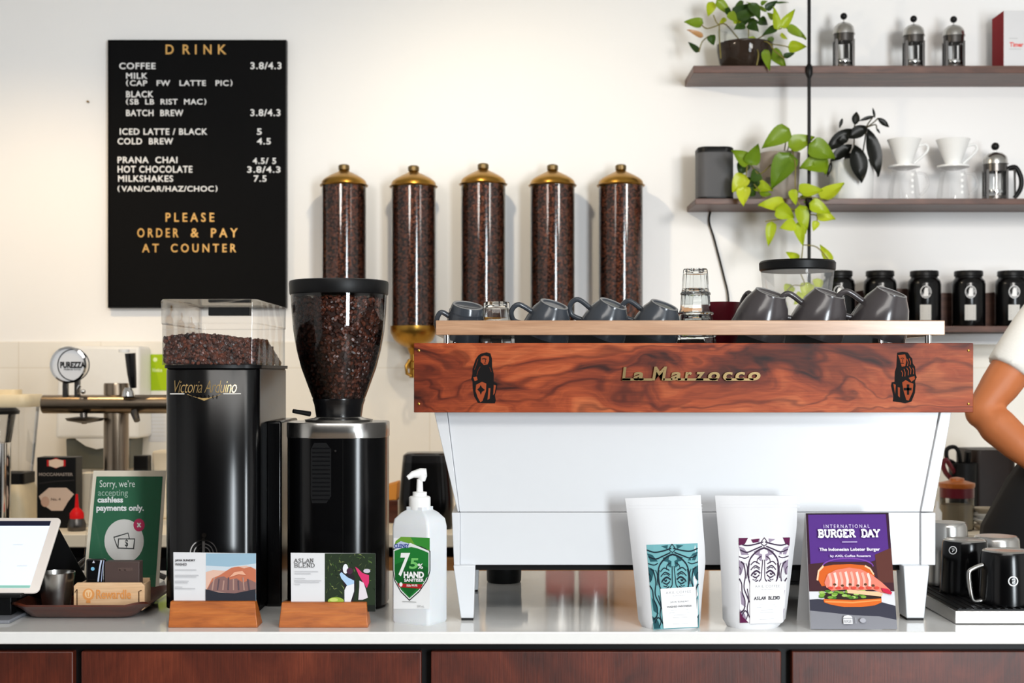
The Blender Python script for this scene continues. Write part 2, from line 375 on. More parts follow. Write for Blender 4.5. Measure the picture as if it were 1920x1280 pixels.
def curve(pts, n=8):                              # smooth polyline through points
    P = [Vector(p) for p in pts]; out = []
    for i in range(len(P) - 1):
        p0, p1, p2, p3 = P[max(i - 1, 0)], P[i], P[i + 1], P[min(i + 2, len(P) - 1)]
        for k2 in range(n):
            t = k2 / n; out.append(.5 * ((2 * p1) + (p2 - p0) * t + (2 * p0 - 5 * p1 + 4 * p2 - p3) * t * t + (3 * p1 - p0 - 3 * p2 + p3) * t ** 3))
    return out + [P[-1]]
# slab-serif capitals drawn as strokes in a unit box (x right, y down)
SER = {'A': [[(0, 1), (.5, 0), (1, 1)], [(.22, .65), (.78, .65)]], 'B': [[(.15, 0), (.15, 1)], [(.15, 0), (.65, 0), (.85, .12), (.85, .36), (.65, .48), (.15, .48)], [(.65, .48), (.95, .62), (.95, .88), (.7, 1), (.15, 1)]],
       'D': [[(.15, 0), (.15, 1)], [(.15, 0), (.6, 0), (.95, .25), (.95, .75), (.6, 1), (.15, 1)]], 'E': [[(.15, 0), (.15, 1)], [(.15, 0), (.9, 0), (.9, .2)], [(.15, .48), (.65, .48)], [(.15, 1), (.95, 1), (.95, .78)]],
       'G': [[(.9, .28), (.85, .1), (.6, 0), (.35, 0), (.08, .25), (.08, .75), (.35, 1), (.65, 1), (.9, .85), (.9, .55), (.6, .55)]], 'L': [[(.15, 0), (.15, 1)], [(.15, 1), (.95, 1), (.95, .75)]],
       'N': [[(.15, 1), (.15, 0), (.85, 1), (.85, 0)]], 'R': [[(.15, 0), (.15, 1)], [(.15, 0), (.65, 0), (.88, .12), (.88, .38), (.65, .5), (.15, .5)], [(.55, .5), (.95, 1)]],
       'S': [[(.85, .22), (.75, .05), (.5, 0), (.2, .08), (.15, .3), (.4, .46), (.7, .56), (.88, .75), (.75, .95), (.45, 1), (.2, .92), (.12, .75)]], 'U': [[(.12, 0), (.12, .75), (.35, 1), (.65, 1), (.88, .75), (.88, 0)]],
       'Y': [[(.05, 0), (.5, .5), (.95, 0)], [(.5, .5), (.5, 1)]]}
SFEET = {'A': [(0, 1), (1, 1)], 'B': [(.12, 0), (.12, 1)], 'D': [(.12, 0), (.12, 1)], 'E': [(.12, 0), (.12, 1)], 'L': [(.15, 0), (.12, 1)], 'N': [(.15, 1), (.85, 0), (.1, 0)], 'R': [(.12, 0), (.15, 1), (.98, 1)], 'U': [(.12, 0), (.88, 0)], 'Y': [(.05, 0), (.95, 0), (.5, 1)]}
def serif(pr, t, x0, x1, y0, y1, m, w, slope=0):
    cw = (x1 - x0) / (len(t) + .0); n = pr.lift()
    for i, ch in enumerate(t):
        if ch == ' ': continue
        bx = x0 + cw * i; q = lambda p: (bx + cw * (.06 + .82 * p[0]), y0 + (y1 - y0) * p[1] + slope * i / len(t))
        for st in SER[ch]:
            for s0, s1 in zip(st, st[1:]): pr.ribbon([q(s0), q(s1)], w, m, n)
        for p in SFEET.get(ch, []):
            a = q(p); pr.ribbon([(a[0] - cw * .2, a[1]), (a[0] + cw * .2, a[1])], w * .7, m, n)
# ================================================================ the setting
WALL = 5.2
b = MB(M['floor']); b.box(-3.8, 4.4, -2.3, 5.3, -.1, 0); struct('floor', b)
b = MB(M['ceiling']); b.box(-3.8, 4.4, -2.3, 5.3, 3.3, 3.4); struct('ceiling', b)
b = MB(M['wall']); b.box(-3.8, 4.4, WALL, WALL + .1, 0, 3.3); struct('wall_back', b)
b = MB(M['wall']); b.box(-3.9, -3.8, -2.3, 5.3, 0, 3.3); struct('wall_left', b)
b = MB(M['wall']); b.box(4.4, 4.5, -2.3, 5.3, 0, 3.3); struct('wall_right', b)
b = MB(M['dark_wall'])   # shop-front wall behind the camera with its tall window
b.box(-3.8, 1.75, -2.3, -2.2, 0, 3.3); b.box(2.75, 4.4, -2.3, -2.2, 0, 3.3); b.box(1.75, 2.75, -2.3, -2.2, 0, .35); b.box(1.75, 2.75, -2.3, -2.2, 2.65, 3.3); struct('wall_front', b)
b = MB(M['black'])
for x in (1.75, 2.71): b.box(x, x + .04, -2.28, -2.22, .35, 2.65)
b.box(1.75, 2.75, -2.28, -2.22, .35, .39); b.box(1.75, 2.75, -2.28, -2.22, 2.61, 2.65)
w = struct('window_1', b); p = MB(M['glass']); p.box(1.79, 2.71, -2.255, -2.245, .39, 2.61); obj('pane', p, w)
b = MB(M['tile']); b.box(-3.8, 4.4, WALL - .012, WALL, .9, Z(640, WALL - .012)); struct('trim_1', b, .003)
# back counter along the wall
BC = .90
b = MB(M['paper_warm']); b.box(-3.6, 4.2, 4.30, WALL - .012, BC - .04, BC); tag(obj('back_worktop', b, None, .003), 'long pale worktop along the back wall under the tap and jars', 'worktop')
t = thing('back_cabinet', 'dark cabinet run under the pale back worktop', 'cabinet', (0, 4.75, 0))
b = MB(M['black']); b.box(-3.6, 4.2, 4.40, WALL - .012, 0, BC - .04); obj('carcass', b, t)
for i in range(9):
    x = -3.58 + i * .86; b = MB(M['bamboo'] if 3 <= i <= 5 else M['black_matte']); b.box(x, x + .84, 4.38, 4.40, .1, BC - .08); obj('door', b, t, .003)
# front counter
CT, CF, CB = .95, 2.40, 3.15
b = MB(M['stone']); b.box(-2.3, 2.3, CF, CB, CT - .021, CT); tag(obj('stone_worktop', b, None, .0025, 3), 'glossy white stone counter top under the coffee machine', 'counter top')
t = thing('service_counter', 'counter base faced with dark reddish wood panels and black gaps', 'counter', (0, 2.8, 0))
b = MB(M['black']); b.box(-2.25, 2.25, CF + .035, CB - .02, 0, CT - .021); obj('carcass', b, t)
e = [-1.9] + [X(p, CF + .015) for p in (137, 152, 790, 808, 1465, 1485)] + [1.95]
for i in range(0, 8, 2):
    b = MB(M['counter_wood']); b.box(e[i], e[i + 1], CF + .015, CF + .035, .05, Z(1221, CF + .015)); obj('panel', b, t, .002)
# ================================================================ menu board
D = WALL - .028; t = thing('menu_board', 'tall black letter board with white and gold drink menu lettering', 'menu board', W(370, 575, D))
x0, x1, z0, z1 = X(204.5, D), X(535, D), Z(575, D), Z(77, D)
b = MB(M['board']); b.box(x0, x1, D, WALL - .002, z0, z1); obj('board', b, t, .002)
b = MB(M['black']); w = .004
for bx in ((x0 - w, x0, z0 - w, z1 + w), (x1, x1 + w, z0 - w, z1 + w), (x0, x1, z0 - w, z0), (x0, x1, z1, z1 + w)): b.box(bx[0], bx[1], D - .003, WALL - .002, bx[2], bx[3])
obj('frame', b, t)
LINES = [('D', 311, 326, 84, 102, 1), ('R', 343, 357, 84, 102, 1), ('I', 366, 369, 84, 102, 1), ('N', 382, 397, 84, 102, 1), ('K', 409, 425, 84, 102, 1), ('COFFEE', 224, 292, 118, 130, 0), ('3.8/4.3', 470, 528, 117, 130, 0), ('MILK', 237, 277, 137, 148, 0), ('(CAP   FW   LATTE   PIC)', 237, 436, 150, 162, 0),
 ('BLACK', 237, 288, 171, 183, 0), ('( SB  LB  RIST  MAC )', 237, 387, 185, 197, 0), ('BATCH  BREW', 237, 344, 206, 218, 0), ('3.8/4.3', 470, 526, 205, 218, 0), ('ICED LATTE / BLACK', 225, 389, 241, 253, 0), ('5', 482, 491, 241, 253, 0),
 ('COLD  BREW', 221, 325, 259, 271, 0), ('4.5', 482, 508, 259, 271, 0), ('PRANA  CHAI', 221, 333, 294, 306, 0), ('4.5/ 5', 474, 518, 296, 307.5, 0), ('HOT CHOCOLATE', 221, 361, 311, 324, 0), ('3.8/4.3', 464, 526, 312, 324, 0),
 ('MILKSHAKES', 222, 325, 329, 341, 0), ('7.5', 476, 500, 329, 341, 0), ('(VAN/CAR/HAZ/CHOC)', 221, 408, 348, 360, 0), ('P L E A S E', 311, 402, 399, 416, 1), ('O R D E R', 258, 335, 428, 445, 1), ('&', 358, 373, 428, 445, 1), ('P A Y', 396, 446, 428, 445, 1), ('A T', 267, 298, 457, 473, 1), ('C O U N T E R', 321, 443, 457, 473, 1)]
for s, a, c, y0, y1, g in LINES:
    p = Print(on_depth(D)); ink = M['gold_letter' if g else 'white_letter']
    if s[0] == '(':
        p.text('(', a, a + 4, y0, y1, ink, .02, 0, .004, .0003); p.text(')', c - 4, c, y0, y1, ink, .02, 0, .004, .0003); p.text(s[1:-1].strip(), a + 7, c - 7, y0 + .7, y1 - .7, ink, .014, 0, .004, .0003, 0, 1.1)
    else: p.text(s, a, c, y0, y1, ink, .012 if g else .016, 0, .004, .0003, 0, 1.0 if g else 1.12)
    obj('gold_lettering' if g else 'lettering', p.mb, t, 0, 2, 0)
b = MB(M['brass_old']); b.lathe([(.004, 0), (.004, .012)], 0, 0, seg=8, mx=Matrix.Translation(W(164, 190, WALL - .012)) @ Matrix.Rotation(R(-90), 4, 'X')); tag(obj('wall_hook', b), 'tiny metal hook in the wall left of the menu board', 'hook')
# ================================================================ coffee beans
def bean_mesh(mb, pts, size, m):
    for p, nrm in pts:
        n = Vector(nrm).normalized(); a = Vector((random.uniform(-1, 1), random.uniform(-1, 1), random.uniform(-1, 1)))
        u = n.cross(a).normalized(); w = n.cross(u); p = Vector(p); L = size * random.uniform(.85, 1.1); k = random.uniform(-.5, .5)
        n2 = (n + u * k).normalized(); u = (u - n2 * u.dot(n2)).normalized(); w = n2.cross(u)
        rings = []
        for z, r in ((-.25, .75), (.1, 1), (.38, .62)): rings.append([p + u * math.cos(q) * r * L * .5 + w * math.sin(q) * r * L * .36 + n2 * z * L * .6 for q in [math.pi * j / 3 for j in range(6)]])
        mb.loft(rings, m, False, True)
# ================================================================ wall silos
D = 5.085; rt = .079
sx0 = X(645, D)
t = thing('bean_silo', '', 'coffee bean silo', (sx0, D, Z(660, D)), 'brass topped bean silos on the wall')
zt = Z(348, D); zb = Z(612, D)
b = MB(M['glass_tube']); b.lathe([(rt, zb), (rt, zt)], sx0, D, seg=40, cap0=False, cap1=False); obj('glass_tube', b, t)
b = MB(M['brass']); zk = lambda y: Z(y, D); pxr = D / F
prof = [(44.5, 349.5), (45.5, 347.5), (42.5, 346), (41.5, 341), (39, 337.5), (33, 333), (26, 329), (18, 325), (11, 322), (8, 318)]
b.lathe([(r * pxr, zk(y)) for r, y in prof], sx0, D, seg=40); lid = obj('lid', b, t)
b = MB(M['brass_old']); b.lathe([(8 * pxr, zk(320)), (10.5 * pxr, zk(318)), (10.5 * pxr, zk(311)), (8.5 * pxr, zk(309)), (5 * pxr, zk(308))], sx0, D, seg=20); obj('knob', b, lid)
b = MB(M['brass']); b.lathe([(r * pxr, zk(y)) for r, y in [(6, 664), (9, 658), (12, 650), (24, 645), (36, 636), (43, 622), (44, 614), (44, 609)]], sx0, D, seg=40); fn = obj('funnel', b, t)
b = MB(M['brass']); b.lathe([(r * pxr, zk(y)) for r, y in [(8, 706), (8, 690), (12, 688), (12, 676), (7, 674), (7, 660)]], sx0, D, seg=20); obj('spout', b, fn)
b = MB(M['brass']); b.tube([(sx0 - .012, D - .02, zk(672)), (sx0 - .025, D - .03, zk(684)), (sx0 - .022, D - .03, zk(698)), (sx0 - .005, D - .025, zk(702))], .006); obj('lever', b, fn)
b = MB(M['brass_old']); b.box(sx0 - .02, sx0 + .02, D + rt - .005, WALL - .001, zk(612) , zk(590)); b.box(sx0 - .02, sx0 + .02, D + rt - .005, WALL - .001, zk(372), zk(352)); obj('wall_bracket', b, t)
bm_ = MB(); pts = []
N = 3600
for i in range(N):
    a = random.uniform(0, 2 * math.pi); z = random.uniform(zb + .004, zt - .004); r = rt - .007 + random.uniform(-.002, .001)
    pts.append(((sx0 + r * math.cos(a), D + r * math.sin(a), z), (math.cos(a), math.sin(a), random.uniform(-.3, .3))))
bean_mesh(bm_, pts, .0115, M['bean2']); bm_.lathe([(rt - .010, zb - .01), (rt - .010, zt)], sx0, D, M['bean_core'], 24)
bo = obj('coffee_beans', bm_, None, 0, 2, 0, False)
SIL = ['leftmost, above the cone hopper grinder', 'second from left, its brass funnel showing', 'middle one of five, behind the small tumbler', 'fourth from left, behind a grey cup', 'rightmost, casting a broad grey shadow']
SB = ['leftmost', 'second', 'middle', 'fourth', 'rightmost']
BL = ['seen above the round black grinder lid', 'above the shining brass funnel', 'behind the single small tumbler', 'behind the second and third grey cups', 'nearest the shelves']
for i, px in enumerate((645, 775.5, 906, 1036, 1164)):
    dx = X(px, D) - sx0; dz = (0, -.004, .004, 0, 0)[i]
    if i == 0: q, w = t, bo
    else: q = copy_tree(t, None, WL[t] + Vector((dx, 0, dz))); w = copy_tree(bo, None, WL[bo] + Vector((dx, 0, dz)))
    q['label'] = 'glass bean silo with brass lid, ' + SIL[i]
    tag(w, 'coffee beans filling the %s wall silo, %s' % (SB[i], BL[i]), 'coffee beans', 'beans in the wall silos', 'stuff')
# ================================================================ shelves
SF = 4.96
def shelf(name, label, py_top, py_bot, xl, extra=None):
    zt, zb = Z(py_top, SF), Z(py_bot, SF)
    b = MB(M['shelf_wood']); b.box(xl, 2.6, SF, WALL - .001, zb, zt)
    return tag(obj(name, b, None, .0015), label, 'shelf', 'dark walnut wall shelves'), zt
s1, ZS1 = shelf('wall_shelf', 'top dark walnut wall shelf holding the trailing plant and presses', 123, 137, X(1300, SF))
s2, ZS2 = shelf('wall_shelf', 'middle dark walnut shelf holding speaker, plants and white drippers', 372, 383, X(1304, SF))
s3, ZS3 = shelf('wall_shelf', 'lowest dark walnut shelf holding black tea tins', 611, 622, X(1545, SF))
b = MB(M['black']); xr = X(1517, SF - .004)
b.tube([(xr, SF - .004, ZS3 - .03), (xr, SF - .004, 3.3)], .0062, seg=12); ro = obj('shelf_rod', b); tag(ro, 'thin black steel rod hanging from above, tying the walnut shelves', 'rod')
for zz in (ZS1 - .02, ZS2 - .015, ZS3 - .015):
    c = MB(M['black']); c.lathe([(.004, -.03), (.013, -.012), (.013, .012), (.004, .03)], xr, SF - .004, seg=14, z=zz); obj('rod_clamp', c, ro)
# small white bracket board under lowest shelf
b = MB(M['white_enamel']); b.box(X(1600, 5.1), 2.6, 5.06, WALL - .013, ZS3 - .062, ZS3 - .0225); tag(obj('shelf_batten', b, None, .002), 'white batten fixed to the wall under the tea tin shelf', 'batten')
# tea tins
D = 5.06; pr = D / F
tx = X(1733, D); t = thing('tea_tin', '', 'tea tin', (tx, D, ZS3), 'black tea tins on the lowest shelf')
R0 = 30.5 * pr; hh = Z(508, D) - ZS3
b = MB(M['black_satin']); b.lathe([(R0 * .97, 0), (R0, .004), (R0, hh * .76), (R0 * .96, hh * .82), (R0 * .82, hh * .87)], tx, D, seg=40, z=ZS3); obj('can', b, t)
b = MB(M['black']); b.lathe([(R0 * .80, hh * .865), (R0 * .80, hh * .9), (R0 * .86, hh * .91), (R0 * .86, hh * .985), (R0 * .82, hh)], tx, D, seg=40, z=ZS3); obj('lid', b, t)
g = on_depthfun(lambda x, z: D - math.sqrt(max(R0 * R0 - (x - tx) ** 2, 1e-6)), D - R0)
p = Print(g); p.quad([(1725, 571), (1746, 571), (1746, 600), (1725, 600)], flat((205, 203, 198)), .0006)
for yy in (576, 580, 584, 590, 594): p.ribbon([(1729, yy), (1742, yy)], .8, flat((150, 148, 145)), .0009)
obj('paper_label', p.mb, t)
p = Print(g); p.disc(1736, 547, 10.5, flat((225, 225, 225)), 12, .0006); p.arc(1736, 547, 8.5, 0, 360, 1.2, flat((30, 30, 32)), .0009, 10)
p.poly([(1736, 538), (1739, 543), (1740, 551), (1743, 556), (1729, 556), (1732, 551), (1733, 543)], flat((240, 240, 240)), .0012); p.ribbon([(1731, 541), (1730, 548), (1727, 552)], 1.2, flat((40, 40, 42)), .0012); p.ribbon([(1741, 541), (1742, 548), (1745, 552)], 1.2, flat((40, 40, 42)), .0012)
obj('badge', p.mb, t)
TL = ['half hidden by the clear hopper', 'between the clear hopper and the tallest tilted cup', 'just right of the last grey cup', 'second from the right edge', 'partly behind the white shirt sleeve']
for i, px in enumerate((1572, 1650, 1733, 1816, 1897)):
    q = t if i == 2 else copy_tree(t, None, Vector((X(px, D), D, ZS3)))
    q['label'] = 'black lidded tea tin with white badge, ' + TL[i]
b = MB(M['shelf_wood']); y0 = 5.145  # added dark shape standing in for the tins' shadows on the wall
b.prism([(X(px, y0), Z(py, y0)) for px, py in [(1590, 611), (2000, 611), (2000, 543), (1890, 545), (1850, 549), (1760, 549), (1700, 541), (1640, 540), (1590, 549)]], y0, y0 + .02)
tag(obj('tin_shade_strip', b), 'low dark strip standing in for shade behind the black tea tins', 'board')
# ---------------------------------------------------------------- plants
def leaf(mb, base, tip, width, m, facing=Vector((0, -1, .25)), droop=.12, heart=True, n=8):
    base, tip = Vector(base), Vector(tip); ax = tip - base; L = ax.length; t_ = ax / L
    nrm = (facing - t_ * facing.dot(t_)).normalized(); s_ = t_.cross(nrm); rows = []
    for i in range(n + 1):
        u = i / n
        wv = (math.sin(math.pi * u ** .62) ** .8 if heart else math.sin(math.pi * u) ** .8) * (1 - .25 * u) if 0 < u < 1 else .02
        c = base + t_ * (u * L) - nrm * (droop * L * (u - .3) ** 2) ; row = []
        for v in (-1, -.55, 0, .55, 1):
            back = -(.10 * L * (abs(v) == 1) * math.sin(math.pi * u) * heart * (1 - u) ** 3)
            row.append(c + s_ * (v * wv * width / 2) + nrm * (abs(v) ** 1.3 * width * .16) + t_ * back)
        rows.append(row)
    mb.loft(rows, m, False, False, closed=False)
def px_leaves(mb, items, ox, oy, k, d, matmap):
    for it in items:
        (bx, by), (ex, ey), w, c = it; dd = d + random.uniform(-.05, .05); tilt = random.uniform(-.06, .06) * .5
        a = W(ox + bx * k, oy + by * k, dd); e_ = W(ox + ex * k, oy + ey * k, dd + tilt)
        leaf(mb, a + (a - e_) * .06, e_ + (e_ - a) * .06, w * 1.28 * k * d / F, matmap[c], Vector((random.uniform(-.45, .45), -1, random.uniform(-.1, .6))))
LM = {'l': M['leaf_lime'], 'g': M['leaf_green'], 'd': M['leaf_dark'], 'x': M['leaf_dead'], 'b': M['leaf_black']}
def stems(mb, lst, ox, oy, k, d, r=.0022, m=None):
    for pts in lst: mb.tube(curve([W(ox + x * k, oy + y * k, d + dz) for x, y, dz in pts], 5), r, m or M['stem'], 6)
# trailing plant on the top shelf
k = .1406; D = 5.06; t = thing('trailing_plant', 'leafy trailing green plant in a glass bowl on the top shelf', 'plant', (X(1397, D), D, ZS1))
b = MB(M['bowl_glass']); pr = D / F; zt = Z(50, D)
hb = zt - ZS1
b.lathe([(.075, .002), (.092, .03), (.102, hb * .6), (.098, hb * .9), (.092, hb)], X(1397, D), D, seg=36, z=ZS1, cap1=False); obj('glass_bowl', b, t)
b = MB(M['soil']); b.lathe([(.072, .006), (.089, .03), (.098, hb * .45), (.098, hb * .6), (.06, hb * .66)], X(1397, D), D, seg=30, z=ZS1); obj('soil', b, t)
it = [((470, 30), (412, 205), 115, 'l'), ((530, 15), (715, 205), 120, 'g'), ((335, 320), (105, 295), 130, 'g'), ((330, 490), (140, 400), 80, 'x'), ((290, 690), (150, 565), 70, 'd'), ((440, 470), (480, 595), 100, 'd'),
 ((750, 240), (960, 60), 150, 'd'), ((985, 60), (1090, 265), 140, 'd'), ((800, 260), (1080, 150), 150, 'd'), ((920, 170), (745, 110), 130, 'g'), ((850, 300), (1000, 200), 120, 'd'), ((1180, 120), (1330, 15), 90, 'd'), ((1320, 40), (1480, 32), 30, 'd'), ((1180, 150), (940, 30), 60, 'g'),
 ((1330, 380), (1285, 105), 110, 'l'), ((1390, 360), (1560, 135), 110, 'l'), ((1310, 370), (1140, 465), 90, 'd'), ((1465, 380), (1705, 515), 150, 'g'), ((1495, 630), (1715, 625), 140, 'l'), ((1250, 680), (1445, 905), 150, 'g'), ((1420, 760), (1560, 710), 70, 'd'),
 ((1010, 500), (940, 750), 110, 'l'), ((1170, 680), (1230, 930), 100, 'g'), ((1060, 860), (1000, 1010), 80, 'l'), ((1370, 470), (1460, 520), 70, 'l'), ((1260, 500), (1200, 660), 80, 'g'), ((750, 275), (900, 255), 90, 'l'), ((1280, 240), (1200, 170), 70, 'g'), ((640, 250), (560, 330), 60, 'l'), ((960, 330), (1080, 420), 120, 'd'), ((880, 330), (760, 390), 110, 'd'), ((760, 120), (900, 220), 130, 'd'), ((1050, 90), (940, 230), 140, 'd'), ((700, 180), (800, 300), 100, 'g'), ((1100, 260), (1200, 330), 110, 'd'), ((1020, 240), (1000, 370), 120, 'd'), ((640, 120), (720, 230), 90, 'd'), ((880, 30), (760, 110), 80, 'd'), ((1120, 60), (1200, 20), 70, 'g')]
b = MB(); px_leaves(b, it, 1270, 0, k, 5.0, LM); obj('foliage', b, t, fixn=False)
b = MB(); stems(b, [[(850, 560, 0), (650, 330, -.05), (540, 320, -.05), (480, 200, -.05)], [(560, 330, -.05), (560, 500, -.08), (580, 780, -.09)], [(560, 330, -.05), (400, 380, -.06), (320, 330, -.06)], [(950, 560, 0), (950, 300, 0), (960, 150, -.02)], [(1000, 560, 0), (1250, 420, -.05), (1390, 380, -.06)], [(1000, 560, 0), (1200, 560, -.1), (1300, 680, -.1), (1430, 780, -.1)], [(1000, 560, 0), (1080, 700, -.11), (1060, 870, -.115)], [(1000, 560, 0), (1350, 600, -.07), (1490, 630, -.07)], [(420, 480, -.05), (330, 560, -.05), (290, 690, -.05)]], 1270, 0, k, 5.06); obj('stem', b, t)
# trailing lime plant in a grey pot on the middle shelf
k = .2422; D = 5.07; t = thing('trailing_plant', 'bright lime trailing plant spilling over the middle shelf from a grey pot', 'plant', (X(1462, D), D, ZS2))
b = MB(mat('taupe_pot', (150, 138, 130), .6)); hp = Z(288, D) - ZS2; b.lathe([(.060, 0), (.064, .004), (.072, hp), (.066, hp), (.064, hp - .015)], X(1462, D), D, seg=36, z=ZS2); obj('pot', b, t)
b = MB(M['soil']); b.lathe([(.06, hp - .03), (.0645, hp - .012), (.02, hp - .008)], X(1462, D), D, seg=24, z=ZS2); obj('soil', b, t)
it = [((770, 225), (583, 355), 130, 'g'), ((785, 350), (970, 283), 125, 'g'), ((945, 345), (1125, 440), 150, 'g'), ((1065, 470), (875, 515), 150, 'g'), ((785, 425), (655, 665), 165, 'g'), ((465, 475), (343, 385), 105, 'g'), ((480, 480), (540, 335), 105, 'g'), ((440, 580), (350, 700), 115, 'l'), ((435, 670), (430, 805), 95, 'l'),
 ((515, 650), (650, 690), 95, 'l'), ((550, 705), (640, 725), 60, 'g'), ((860, 700), (1032, 690), 105, 'l'), ((1035, 755), (1200, 640), 115, 'l'), ((740, 800), (553, 805), 105, 'l'), ((685, 825), (812, 895), 110, 'l'), ((808, 690), (835, 800), 60, 'l'), ((945, 795), (1092, 865), 100, 'l'), ((1000, 880), (1132, 912), 95, 'l'),
 ((860, 815), (905, 1015), 105, 'l'), ((820, 950), (712, 980), 85, 'l'), ((650, 940), (623, 1112), 70, 'l'), ((850, 950), (888, 1112), 75, 'l'), ((995, 930), (970, 1002), 50, 'l'), ((855, 1225), (763, 1170), 60, 'l'), ((1100, 1240), (1025, 1115), 65, 'l'),
 ((500, 600), (470, 700), 110, 'd'), ((440, 480), (400, 570), 90, 'd'), ((540, 560), (480, 620), 90, 'd'), ((520, 700), (420, 720), 70, 'd'), ((950, 760), (870, 740), 70, 'g'), ((1000, 440), (1060, 560), 120, 'g'), ((800, 1420), (765, 1500), 80, 'l'), ((930, 1410), (905, 1520), 95, 'l'), ((720, 1540), (690, 1640), 90, 'l'), ((880, 1500), (820, 1570), 80, 'l'), ((1000, 1380), (1010, 1470), 70, 'l')]
b = MB(); px_leaves(b, it, 1290, 190, k, 4.93, LM); obj('foliage', b, t, fixn=False)
b = MB(); stems(b, [[(760, 420, 0), (790, 340, -.06), (830, 480, -.12), (830, 620, -.14), (840, 750, -.15), (900, 880, -.15), (890, 1110, -.15), (878, 1220, -.15)], [(760, 420, 0), (900, 330, -.08), (1060, 480, -.12)], [(740, 420, 0), (770, 230, -.1)], [(700, 420, 0), (560, 560, -.12), (470, 480, -.13), (450, 590, -.14), (440, 680, -.14)], [(840, 750, -.15), (940, 740, -.15), (1040, 760, -.15)], [(900, 880, -.15), (740, 800, -.15)], [(900, 880, -.15), (990, 880, -.15), (1000, 930, -.15)], [(890, 1110, -.15), (1000, 1130, -.15), (1100, 1240, -.15)], [(800, 900, -.15), (690, 915, -.15), (600, 930, -.15)], [(510, 640, -.13), (560, 700, -.13)], [(878, 1220, -.15), (870, 1320, -.15), (900, 1420, -.15), (800, 1430, -.15), (720, 1550, -.15)]], 1290, 190, k, D); obj('stem', b, t)
# dark rubber plant
D = 5.07; t = thing('rubber_plant', 'small plant with near black glossy leaves in a white pot', 'plant', (X(1597, D), D, ZS2))
b = MB(M['white_ceramic']); hp = Z(303, D) - ZS2; b.lathe([(.070, 0), (.074, .006), (.078, hp), (.071, hp), (.069, hp - .02)], X(1597, D), D, seg=40, z=ZS2); obj('pot', b, t)
b = MB(M['soil']); b.lathe([(.06, hp - .03), (.069, hp - .012), (.02, hp - .01)], X(1597, D), D, seg=24, z=ZS2); obj('soil', b, t)
it = [((1265, 215), (1068, 385), 120, 'b'), ((1390, 200), (1225, 285), 110, 'b'), ((1290, 185), (1305, 80), 70, 'b'), ((1465, 130), (1558, 200), 55, 'b'), ((1385, 215), (1480, 580), 150, 'b'), ((1285, 340), (1345, 630), 165, 'b'), ((1270, 340), (1100, 465), 110, 'b'), ((1110, 465), (1078, 585), 40, 'b'), ((1195, 130), (1172, 208), 30, 'b'), ((1445, 130), (1430, 48), 25, 'b'), ((1455, 205), (1487, 250), 22, 'b'), ((1230, 400), (1260, 470), 90, 'b'), ((1440, 115), (1325, 150), 35, 'b'), ((1240, 300), (1160, 300), 80, 'b')]
b = MB(); 
for (bx, by), (ex, ey), w, c in it:
    dd = 4.99 + random.uniform(-.03, .03); leaf(b, W(1290 + bx * k, 190 + by * k, dd), W(1290 + ex * k, 190 + ey * k, dd), w * k * D / F, M['leaf_black'], Vector((random.uniform(-.3, .3), -1, .3)), .15, False)
obj('foliage', b, t, fixn=False)
b = MB(); stems(b, [[(1280, 480, 0), (1285, 330, -.06), (1290, 180, -.08)], [(1340, 480, 0), (1375, 260, -.06), (1385, 190, -.08), (1440, 110, -.08)], [(1385, 200, -.08), (1440, 160, -.08), (1470, 130, -.08)], [(1385, 200, -.08), (1450, 180, -.08), (1460, 210, -.08)]], 1290, 190, k, D, .0025, mat('brown_stem', (70, 62, 40), .6)); obj('stem', b, t)
# speaker and its cable
D = 5.06; t = thing('speaker', 'black rounded speaker with grey grille at the left end of the middle shelf', 'speaker', (X(1339, D), D, ZS2))
zt = Z(279, D) - ZS2; hw = 34 * D / F
b = MB(M['black']); b.rbox(X(1339, D), D, hw, .06, .035, [ZS2, ZS2 + .004, ZS2 + .012], n=8, scales=[.95, 1, 1]); obj('base', b, t)
b = MB(mat('grey_grille', (92, 92, 95), .55, .3, .2, .3, 900)); b.rbox(X(1339, D), D, hw * .985, .059, .034, [ZS2 + .012, ZS2 + zt - .02], n=8); obj('grille', b, t)
b = MB(M['black']); b.rbox(X(1339, D), D, hw, .06, .035, [ZS2 + zt - .02, ZS2 + zt - .004, ZS2 + zt], n=8, scales=[1, 1, .95]); obj('top_cap', b, t)
b = MB(M['black_matte']); b.tube(curve([(X(1339, 5.12), 5.13, ZS2 + .03), (X(1339, 5.18), 5.185, ZS2 + .02), (X(1330, 5.185), 5.188, ZS2 - .05), W(1340, 450, 5.188), W(1358, 520, 5.188), W(1366, 560, 5.185), W(1368, 640, 5.17)], 8), .0035, seg=8); tag(obj('speaker_cable', b), 'thin dark cable hanging down the wall from the speaker shelf', 'cable')
# coffee drippers on glass servers
D = 5.05; pr = D / F; cx = X(1695, D)
t = thing('glass_server', '', 'coffee server', (cx, D, ZS2), 'clear glass servers on the middle shelf')
hs = Z(318, D) - ZS2
b = MB(M['pale_glass']); b.lathe([(.050, .0), (.056, .004), (.056, .02), (.046, hs * .8), (.040, hs * .93), (.042, hs)], cx, D, seg=36, z=ZS2, cap1=False); obj('jug', b, t)
b = MB(M['pale_glass']); b.tube(curve([(cx + .04, D, ZS2 + hs * .9), (cx + .075, D, ZS2 + hs * .85), (cx + .085, D, ZS2 + hs * .5), (cx + .058, D, ZS2 + hs * .2)], 6), .005, seg=8); obj('handle', b, t)
p = Print(on_depthfun(lambda x, z: D - .058, D)); 
for j in range(4): p.disc(1711, 327 + 11 * j, 2.6, M['white_plastic'], n=.0)
obj('level_mark', p.mb, t)
u = thing('pour_over_dripper', '', 'coffee dripper', (cx, D, ZS2 + hs), 'white ceramic drippers on glass servers'); z0 = ZS2 + hs
